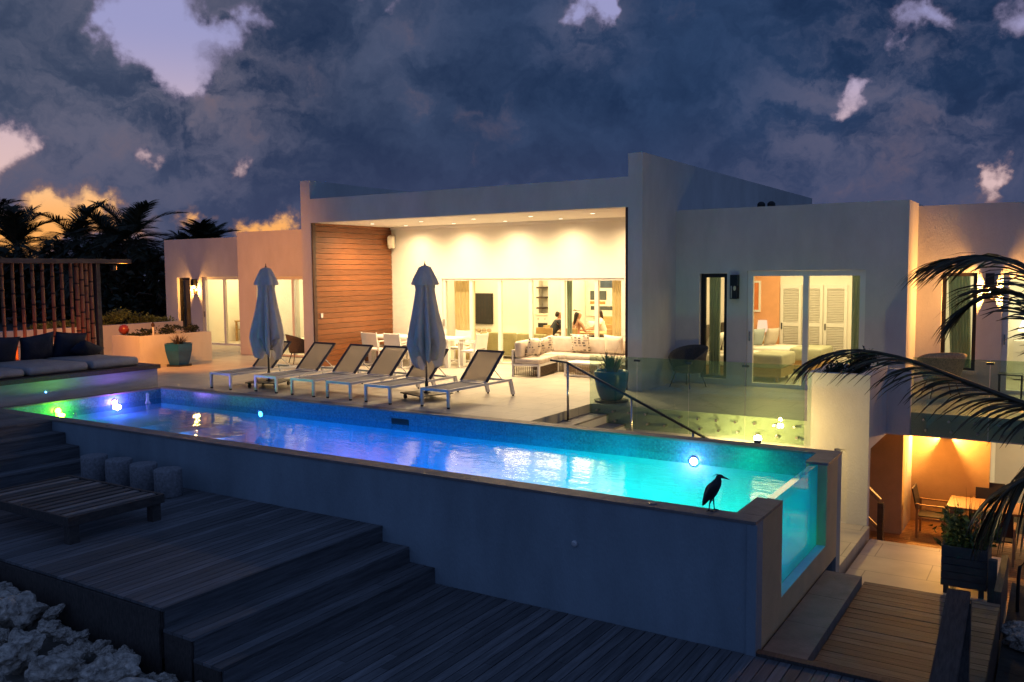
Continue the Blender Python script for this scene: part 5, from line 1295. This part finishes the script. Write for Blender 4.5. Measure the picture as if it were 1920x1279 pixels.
for k, (x, y) in enumerate(((-22.6, 14.2), (-20.85, 14.85))):
    t = thing('garden_lantern', ('slim garden lantern behind the red ball', 'slim garden lantern among the planter shrubs')[k], 'lantern', (x, y, .0 if k == 0 else .74), 'slim garden lanterns')
    z = 0 if k == 0 else .74; zt = 1.05 if k == 0 else 1.12
    MB().tube([(x, y, z), (x, y, zt - .1)], .02, 8).build('post', M['white_lacquer'], t); MB().lathe([(.02, zt - .1), (.045, zt - .08), (.045, zt - .02), (.01, zt + .03)], (x, y, 0), 12).build('cap', M['node'], t)
# pots
pt = thing('plant_pot', 'faceted blue glazed pot with dark spiky grass in front of the planter wall', 'pot', (-20.0, 15.0, 0), world=False); pt.rotation_euler.z = R(22)
MB().lathe([(.36, .0), (.36, .03), (.30, .035)], n=6).build('saucer', M['rubber'], pt); MB().lathe([(.27, .036), (.33, .2), (.385, .42), (.40, .60), (.36, .60), (.34, .54), (.02, .53)], n=6).build('pot', M['teal2'], pt)
blades(MB(), (0, 0, .53), 90, .34, .36, .022, 5).build('grass', pm('dark_red_grass', (.055, .035, .02), .6, var=.3, island=.4), pt)
pt = thing('plant_pot', 'large round teal pot with pointed succulent leaves at the head of the stairs', 'pot', (-7.1, 14.72, 0), world=False)
MB().lathe([(.30, 0), (.32, .03), (.28, .035)], n=32).build('saucer', M['dkpaint'], pt, smooth=True); MB().lathe([(.19, .036), (.24, .12), (.285, .26), (.315, .42), (.325, .54), (.315, .58), (.29, .58), (.28, .53), (.02, .52)], n=40).build('pot', M['teal'], pt, smooth=True)
blades(MB(), (0, 0, .5), 70, .40, .34, .055, 8, 5, .05).build('succulent', pm('grey_green_blade', (.10, .16, .10), .5, var=.3, island=.4), pt); blades(MB(), (0, 0, .6), 14, .42, .24, .016, 9, 5, 0).build('flower_stalks', pm('dark_stalk', (.05, .02, .015), .6), pt)
shrub('terrace_shrub', 'small dark shrub at the left front corner of the raised planter, behind the frond tip', (-3.1, 14.62, .70), (.17, .16, .11), 300, .06, M['leaf_dark'], 81, 'shrubs on the raised planter')
shrub('terrace_shrub', 'larger leafy shrub on the raised planter beside the balcony', (-2.88, 15.35, .70), (.30, .34, .20), 900, .065, M['leaf_dark'], 82, 'shrubs on the raised planter')
# slatted planter on the landing
wp = thing('slatted_planter', 'slate painted timber planter box with leafy plants on the tiled landing', 'planter', (-.96, 12.6, -1.73))
mb = MB()
for k in range(5):
    z = -1.62 + k * .095
    if k == 4: z1 = z + .135
    else: z1 = z + .088
    mb = MB(); mb.box(-1.22, -.70, 12.2, 12.222, z, z1); mb.box(-1.22, -.70, 13.0, 13.022, z, z1); mb.box(-1.222, -1.20, 12.224, 12.998, z, z1); mb.box(-.72, -.698, 12.224, 12.998, z, z1)
    mb.build('board', M['dkpaint'], wp)
for x in (-1.19, -.79):
    for y in (12.225, 12.94): MB().box(x, x + .06, y, y + .06, -1.73, -1.12).build('leg', M['dkpaint'], wp)
MB().wall('x', -1.235, -.685, -1.104, -1.085, 12.19, 13.03).build('rim', M['dkpaint'], wp) if False else None
MB().box(-1.195, -.725, 12.23, 12.99, -1.5, -1.18).build('soil', M['soil'], wp)
mb = MB(); leaves(mb, (-1.0, 12.55, -.96), (.34, .42, .27), 1200, .10, 91, .5, 12, 2.0); mb.build('foliage', M['leaf_y'], wp)
blades(MB(), (-.95, 12.6, -1.1), 26, .62, .22, .012, 92, 4, 0).build('flower_stalks', M['palm'], wp)
tag(MB().box(-.68, -.585, 12.05, 12.16, -2.3, -1.17).build('timber_post', M['dkpaint']), 'dark square timber post at the right rear corner of the slatted planter', 'post')
tag(MB().box(-.575, -.50, 11.4, 12.95, -1.9, -1.33).build('low_fence_board', M['railwood']), 'weathered board beside the slatted planter at the edge of the landing', 'board')
# curved black hose bib pipe at the right edge
tag(MB().tube([(-.37, 12.6, -2.4), (-.37, 12.6, -1.5), (-.36, 12.6, -1.36), (-.30, 12.6, -1.28), (-.2, 12.6, -1.25), (0, 12.6, -1.25)], .022, 10).build('bent_pipe', M['rubber'], smooth=True), 'black bent pipe at the right edge behind the rocks', 'pipe')

# ------------------------------------------------------------------ lower patio under the balcony
lt = thing('patio_table', 'teak table on the lower patio below the balcony', 'table', (-1.0, 18.2, -2.7))
MB().slab(-1.72, -.1, 17.7, 18.6, -1.99, -1.945, .008, 1).build('tabletop', M['teak'], lt)
for x in (-1.66, -.24):
    for y in (17.76, 18.46): MB().box(x, x + .08, y, y + .08, -2.7, -1.991).build('leg', M['teak'], lt)
def patio_chair(loc, a, label, seatmat):
    t = thing('patio_chair', label, 'chair', loc, 'teak armchairs on the lower patio', world=False); t.rotation_euler.z = R(a)
    for s in (-1, 1):
        x = s * .26; mb = MB(); mb.box(x - .018, x + .018, -.26, -.22, 0, .63); mb.box(x - .018, x + .018, .22, .26, 0, .66); mb.box(x - .022, x + .022, -.27, .27, .632, .655); mb.build('side_frame', M['teak'], t)
        MB().box(x - .015, x + .015, -.219, .219, .36, .40).build('seat_rail', M['teak'], t)
    MB().slab(-.24, .24, -.24, .24, .405, .43, .008, 1).build('seat', seatmat, t); MB().obox((0, .29, .72), .50, .025, .44, rx(R(-12))).build('backrest', seatmat, t)
patio_chair((-2.0, 18.25, -2.7), 90, 'teak armchair at the left end of the lower patio table, seen from the side', M['darksteel'])
patio_chair((-1.1, 18.95, -2.7), 0, 'teak armchair behind the lower patio table', M['darksteel'])
patio_chair((-.85, 17.25, -2.7), 180, 'teak armchair on the near side of the lower patio table, behind the slatted planter', M['darksteel'])
patio_chair((-.15, 17.3, -2.7), 180, 'teak armchair at the right edge of the photo, behind the hanging palm leaves', M['darksteel'])
wr = thing('timber_railing', 'dark timber stair railing in the passage behind the tall planter block', 'railing', (-2.45, 15, -1.9))
MB().bar((-2.85, 15, -.92), (-2.42, 15, -1.32), .07, .06).build('handrail', M['teak'], wr); MB().bar((-2.85, 15, -1.4), (-2.42, 15, -1.8), .05, .05).build('lower_rail', M['teak'], wr)
MB().box(-2.45, -2.36, 14.96, 15.05, -2.7, -1.36).build('post', M['darkwood'], wr); MB().box(-2.66, -2.60, 14.97, 15.04, -2.7, -1.14).build('post', M['darkwood'], wr)
# sloping timber rail at the lower right
sr = thing('stair_rail', 'broad weathered timber handrail running out of the bottom right corner', 'railing', (-.7, 8, -1.4))
mb = MB(); a, b = Vector((-.72, 8.75, -.52)), Vector((-.66, 4.0, -1.62)); mb.bar(a, b, .19, .045); mb.build('top_rail', M['railwood'], sr)
MB().bar(a + Vector((.03, -.05, -.32)), b + Vector((.03, 0, -.32)), .045, .12).build('mid_rail', M['railwood'], sr)
MB().box(-.70, -.61, 8.60, 8.72, -1.43, -.56).build('post', M['railwood'], sr); MB().box(-.70, -.60, 6.6, 6.71, -1.45, -1.04).build('post', M['railwood'], sr)

# ------------------------------------------------------------------ slatted bench and stone stools on the upper deck
M['bench_pale'] = pm('pale_teak', (.24, .22, .21), .65, var=.25, vscale=4, stretch=(9, .6, 9), bump=.3, bscale=16); M['bench_dark'] = pm('dark_teak', (.07, .06, .055), .65, var=.25, vscale=4, stretch=(9, .6, 9), bump=.3, bscale=16)
bn = thing('slatted_bench', 'low weathered slatted bench on the upper deck', 'bench', (-10.8, 6.3, -.74))
x0, x1, y0, y1, zt = -11.90, -9.76, 5.72, 7.02, -.40
MB().box(x0, x1, y0, y0 + .035, zt - .11, zt).build('frame_board', M['railwood'], bn); MB().box(x0, x1, y1 - .035, y1, zt - .11, zt).build('frame_board', M['railwood'], bn)
MB().box(x0, x0 + .035, y0 + .036, y1 - .036, zt - .11, zt - .001).build('frame_board', M['railwood'], bn); MB().box(x1 - .035, x1, y0 + .036, y1 - .036, zt - .11, zt - .001).build('frame_board', M['railwood'], bn)
x = x0 + .06; rnd = random.Random(6); k = 0
while x < x1 - .13:
    MB().box(x, x + .105, y0 + .04, y1 - .04, zt - .035, zt - .010 + rnd.uniform(-.004, .004)).build('slat', M[('bench', 'bench_dark', 'bench_pale', 'bench')[rnd.randrange(4)]], bn); x += .155 + (.03 if k % 2 else 0); k += 1
for sx in (x0 + .036, x1 - .156):
    for sy in (y0 + .036, y1 - .156): MB().box(sx, sx + .12, sy, sy + .12, -.74, zt - .036).build('leg', M['railwood'], bn)
for k, (x, y) in enumerate(((-12.62, 7.86), (-12.02, 7.88), (-11.42, 7.88), (-10.80, 7.84))):
    o = MB().lathe([(.185, 0), (.192, .015), (.192, .37), (.185, .388), (.17, .392)], n=40).build('stone_stool', M['concrete'], smooth=False); o.location = (x, y, -.74); o.rotation_euler.z = k * 1.7
    for p in o.data.polygons: p.use_smooth = abs(p.normal.z) < .5
    tag(o, ('round concrete stool nearest the timber steps', 'round concrete stool second from the steps', 'round concrete stool third from the steps, behind the bench', 'round concrete stool at the right end, at the corner of the bench')[k], 'stool', 'round stools along the pool wall')
# ------------------------------------------------------------------ rocks
def rock_mesh(seed):
    bm = bmesh.new(); bmesh.ops.create_icosphere(bm, subdivisions=4, radius=1); off = Vector((seed * 7.3, seed * 3.1, seed * 5.7))
    for v in bm.verts:
        n = v.co.normalized(); d = .78 + .42 * noise.noise(n * 1.1 + off) + .26 * noise.noise(n * 2.3 + off) + .12 * noise.noise(n * 5 + off) - .10 * max(0, noise.noise(n * 8 + off * 2)) + .05 * noise.noise(n * 14 + off)
        v.co = n * d; v.co.z *= .78
    me = bpy.data.meshes.new('rock'); bm.to_mesh(me); bm.free(); me.materials.append(M['rock']); return me
RM = [rock_mesh(k) for k in range(8)]
rnd = random.Random(14); n = 0; placed = []
def rock(x, y, z, s, lab, grp):
    global n
    o = bpy.data.objects.new('rock', RM[n % 8]); C.objects.link(o); o.location = (x, y, z); q = rnd.uniform(.85, 1.2)
    o.scale = (s * q, s / q, s * rnd.uniform(.8, 1.1)); o.rotation_euler = (rnd.uniform(-.4, .4), rnd.uniform(-.4, .4), rnd.uniform(0, 6.28)); n += 1; tag(o, lab, 'rock', grp)
tries = 0
while len(placed) < 190 and tries < 30000:
    tries += 1; x, y = rnd.uniform(-12.2, -5.4), 4.95 - 2.3 * rnd.random() ** 1.5; s = rnd.choice((.30, .36, .43)) if len(placed) < 36 else rnd.choice((.11, .15, .19, .24))
    if y > 5.03 - s * .80: continue
    if any((x - a) ** 2 + (y - b) ** 2 < ((s + c) * .80) ** 2 for a, b, c in placed): continue
    placed.append((x, y, s)); rock(x, y, bank(x, y) + s * .22, s, 'rough pale coral rock in the heap below the upper deck', 'coral rocks heaped below the upper deck')
k = 0; placed = []
while k < 16:
    x, y, s = rnd.uniform(-.36, .9), rnd.uniform(8.7, 12.6), rnd.choice((.14, .18, .22))
    if any((x - a) ** 2 + (y - b) ** 2 < ((s + c) * .6) ** 2 for a, b, c in placed): continue
    placed.append((x, y, s)); k += 1
    rock(x, y, -1.86 - .12 * (x + .5), s, 'dim rock in the bed at the right edge beside the side deck', 'rocks in the bed beside the side deck')

# ------------------------------------------------------------------ palms
def frond(mb_r, mb_l, pts, n, L_, w, seed, droop=.5, spread=.75, one=None, seg=4):
    """feather leaf: stalk through pts, n leaflets to a side; they shorten at both ends and hang"""
    r = random.Random(seed); pts = [Vector(p) for p in pts]; m = len(pts) - 1
    def at(u):
        f = min(u * m, m - 1e-6); i = int(f); t = f - i
        p0, p1, p2, p3 = pts[max(i - 1, 0)], pts[i], pts[i + 1], pts[min(i + 2, m)]
        P = .5 * ((2 * p1) + (p2 - p0) * t + (2 * p0 - 5 * p1 + 4 * p2 - p3) * t * t + (3 * p1 - p0 - 3 * p2 + p3) * t ** 3)
        return P
    S = [at(k / 16) for k in range(17)]; mb_r.tube(S, [(.024 if L_ > 1 else .034) * (1 - k / 17) + .004 for k in range(17)], 6)
    for k in range(n):
        u = .14 + .86 * (k + r.uniform(-.3, .3)) / n; u = min(max(u, .1), .995); p = at(u); tg = (at(min(u + .02, 1)) - at(max(u - .02, 0))).normalized()
        sd = tg.cross(Vector((0, 0, 1))); sd = sd.normalized() if sd.length > .05 else Vector((1, 0, 0)); up = sd.cross(tg)
        for s in (-1, 1):
            l = L_ * (.35 + .65 * math.sin(math.pi * min(1, .12 + u * .80)) ** .8) * r.uniform(.82, 1.1)
            d = (tg * (.45 + .5 * u) + sd * s * spread * r.uniform(.8, 1.15) + up * (.18 if seg < 5 else -.15)).normalized(); prev = None; q = p.copy(); step = l / seg
            tw = r.uniform(-.5, .5)
            for j in range(seg + 1):
                f = j / seg; ww = w * (.55 + .9 * f if f < .45 else 1.15 * (1 - f) ** .7) * .5 + .001
                wd = d.cross(up + sd * tw); wd = wd.normalized() if wd.length > .05 else sd
                cur = (mb_l.bm.verts.new(q - wd * ww), mb_l.bm.verts.new(q + wd * ww))
                if prev: mb_l.bm.faces.new((prev[0], prev[1], cur[1], cur[0]))
                prev = cur; q = q + d * step; d = (d + Vector((0, 0, -droop * (.25 + f) * r.uniform(.6, 1.3) / seg * 2))).normalized()
def palm_far(label, x, y, h, seed, nf=13, L_=2.6, base=-1.0):
    t = thing('palm_tree', label, 'palm tree', (x, y, base), 'palms behind the daybed'); r = random.Random(seed)
    top = Vector((x + r.uniform(-.3, .3), y, h)); MB().tube([(x, y, base), Vector((x, y, base)).lerp(top, .5) + Vector((.1, 0, 0)), top], [.19, .14, .11], 10).build('trunk', M['trunk'], t, smooth=True)
    a_, b_ = MB(), MB()
    for k in range(nf):
        a = k * 2.4 + r.uniform(-.3, .3); e = r.uniform(-.15, 1.35); l = L_ * r.uniform(.8, 1.1); d = Vector((math.cos(a), math.sin(a), 0)); P = []
        for q in range(6):
            u = q / 5; P.append(top + d * l * (u * math.cos(e) + .12 * u * u) + Vector((0, 0, l * (u * math.sin(e) - (1.0 - .7 * math.sin(e)) * .95 * u * u))))
        frond(a_, b_, P, 60, 1.15, .055, seed * 31 + k, .55, .75, seg=4)
    a_.build('stalks', M['rachis'], t); b_.build('crown', M['palm_far'], t)
for k, (X, Y, H, lab) in enumerate(((-61.8, 31, 5.6, 'palm at the left edge of the photo behind the bamboo screen'), (-57.2, 31, 4.3, 'palm with a wide fan over the left half of the bamboo screen'), (-52.6, 32, 4.5, 'upright feathery palm in the middle of the sunset glow'),
        (-49.6, 33, 4.2, 'palm left of the dense dark crown near the villa'), (-46.6, 32, 4.4, 'dense dark palm nearest the left wing of the villa'), (-43.6, 34, 3.2, 'short palm behind the corner of the left wing'), (-41.2, 33, 3.9, 'small upright palm rising just above the left wing roof'))):
    palm_far(lab, X, Y, H, 300 + k, nf=(24, 26, 22, 26, 30, 18, 14)[k], L_=(4.2, 4.2, 3.8, 3.7, 4.0, 2.5, 2.4)[k])
def dark_tree(label, x, y, h, rad, seed, n=3200):
    t = thing('dark_tree', label, 'tree', (x, y, -1), 'dark trees behind the daybed'); r = random.Random(seed); c = Vector((x, y, h))
    mb = MB(); mb.tube([(x, y, -1), (x + .1, y, h * .4), (x, y, h)], [.2, .15, .08], 8)
    for _ in range(6):
        a = r.uniform(0, 6.28); mb.tube([(x + .05, y, h * .35), (x + math.cos(a) * rad[0] * .5, y + math.sin(a) * rad[1] * .5, h * .8), (x + math.cos(a) * rad[0] * .85, y + math.sin(a) * rad[1] * .85, h + r.uniform(-.5, .8))], [.09, .06, .02], 6)
    mb.build('trunk', M['trunk'], t, smooth=True); mb = MB(); leaves(mb, c, rad, n, .46, seed, .1, 22, 1.6); mb.build('crown', M['leaf_dark'], t)
for k, (X, Y, H, rd, lab) in enumerate(((-60, 29.5, 1.7, (3.4, 1.6, 2.6), 'dark leafy tree behind the left half of the bamboo screen'), (-54.5, 30, 1.7, (3.4, 1.6, 2.5), 'dark leafy tree behind the right half of the bamboo screen'), (-49.8, 30, 1.7, (3.2, 1.6, 2.6), 'dark leafy tree right of the bamboo screen'), (-45.6, 30.5, 1.8, (3.0, 1.6, 2.7), 'dark leafy tree beside the left wing of the villa'), (-42.2, 32.5, 1.5, (2.4, 1.4, 2.0), 'small dark tree partly hidden by the left wing'))):
    dark_tree(lab, X, Y, H, rd, 500 + k)
nh = thing('neighbour_house', 'dim low house far behind the garden wall, one dark window showing', 'house', (-54, 36, -1))
MB().wall('x', -60, -47, -1.2, 1.75, 36, 36.3, [(-54.9, -53.9, -.2, 1.0)]).build('wall', M['bgwall'], nh); MB().box(-60.3, -46.7, 35.7, 40, 1.752, 1.95).build('roof', M['bgwall'], nh); f = MB().box(-54.9, -53.9, 36.12, 36.16, -.2, 1.0).build('window', M['tv'], nh)
for x in (-60, -47.3): MB().wall('y', 36.302, 40, -1.2, 1.75, x, x + .3).build('wall', M['bgwall'], nh)
for k, (x, lab) in enumerate(((-5.66, 'left one of two small dark roof vents on the right wing'), (-5.44, 'right one of two small dark roof vents on the right wing'))):
    tag(MB().lathe([(.05, 3.5), (.05, 3.78), (.085, 3.80), (.085, 3.86), (.05, 3.90), (.01, 3.91)], (x, 19.2, 0), 16).build('roof_vent', M['rubber'], smooth=True), lab, 'vent', 'roof vents on the right wing')
# the near palm at the right
pl = thing('palm_tree', 'near coconut palm whose fronds reach in from the right edge', 'palm tree', (.42, 8.7, -2.0))
MB().tube([(.55, 8.9, -2.1), (.50, 8.8, -.6), (.38, 8.62, 1.08)], [.15, .12, .10], 14).build('trunk', M['trunk'], pl, smooth=True)
FR = [([(.35, 8.6, 1.12), (.01, 8.55, 1.20), (-.26, 8.5, 1.28), (-.76, 8.45, 1.47), (-1.19, 8.4, 1.63), (-1.62, 8.4, 1.69), (-1.93, 8.4, 1.61)], 40, .62, 1.0, .6),
      ([(.35, 8.6, 1.12), (.10, 8.75, 1.90), (-.28, 8.8, 2.42), (-.62, 8.85, 2.52), (-.98, 8.85, 2.50)], 36, .62, .9, .6),
      ([(.35, 8.6, 1.12), (.06, 8.65, 1.74), (-.26, 8.7, 2.16), (-.52, 8.7, 2.20), (-.74, 8.7, 2.08)], 32, .60, .9, .6),
      ([(.35, 8.6, 1.12), (.10, 8.3, 1.02), (-.10, 8.1, .82), (-.31, 8.0, .66), (-.46, 8.0, .44)], 40, .58, 1.5, .6),
      ([(.35, 8.6, 1.12), (.7, 8.4, 1.8), (1.2, 8.2, 2.1), (1.8, 8.0, 1.8)], 36, .6, .5, .8), ([(.35, 8.6, 1.12), (.7, 9.1, 1.7), (1.1, 9.8, 2.0), (1.5, 10.4, 1.6)], 36, .6, .5, .8), ([(.35, 8.6, 1.12), (.8, 8.5, 1.2), (1.4, 8.3, 1.0), (1.8, 8.2, .4)], 36, .6, .7, .8)]
for k, (P, n_, L_, dr, spd) in enumerate(FR):
    a_, b_ = MB(), MB(); frond(a_, b_, P, n_ + 16, L_ * 1.28, .034, 700 + k, dr, spd, seg=6)
    f = b_.build('frond', M['palm'], pl); a_.build('stalk', M['rachis'], f)
for o in scene.objects:
    if '_world' in o: del o['_world']
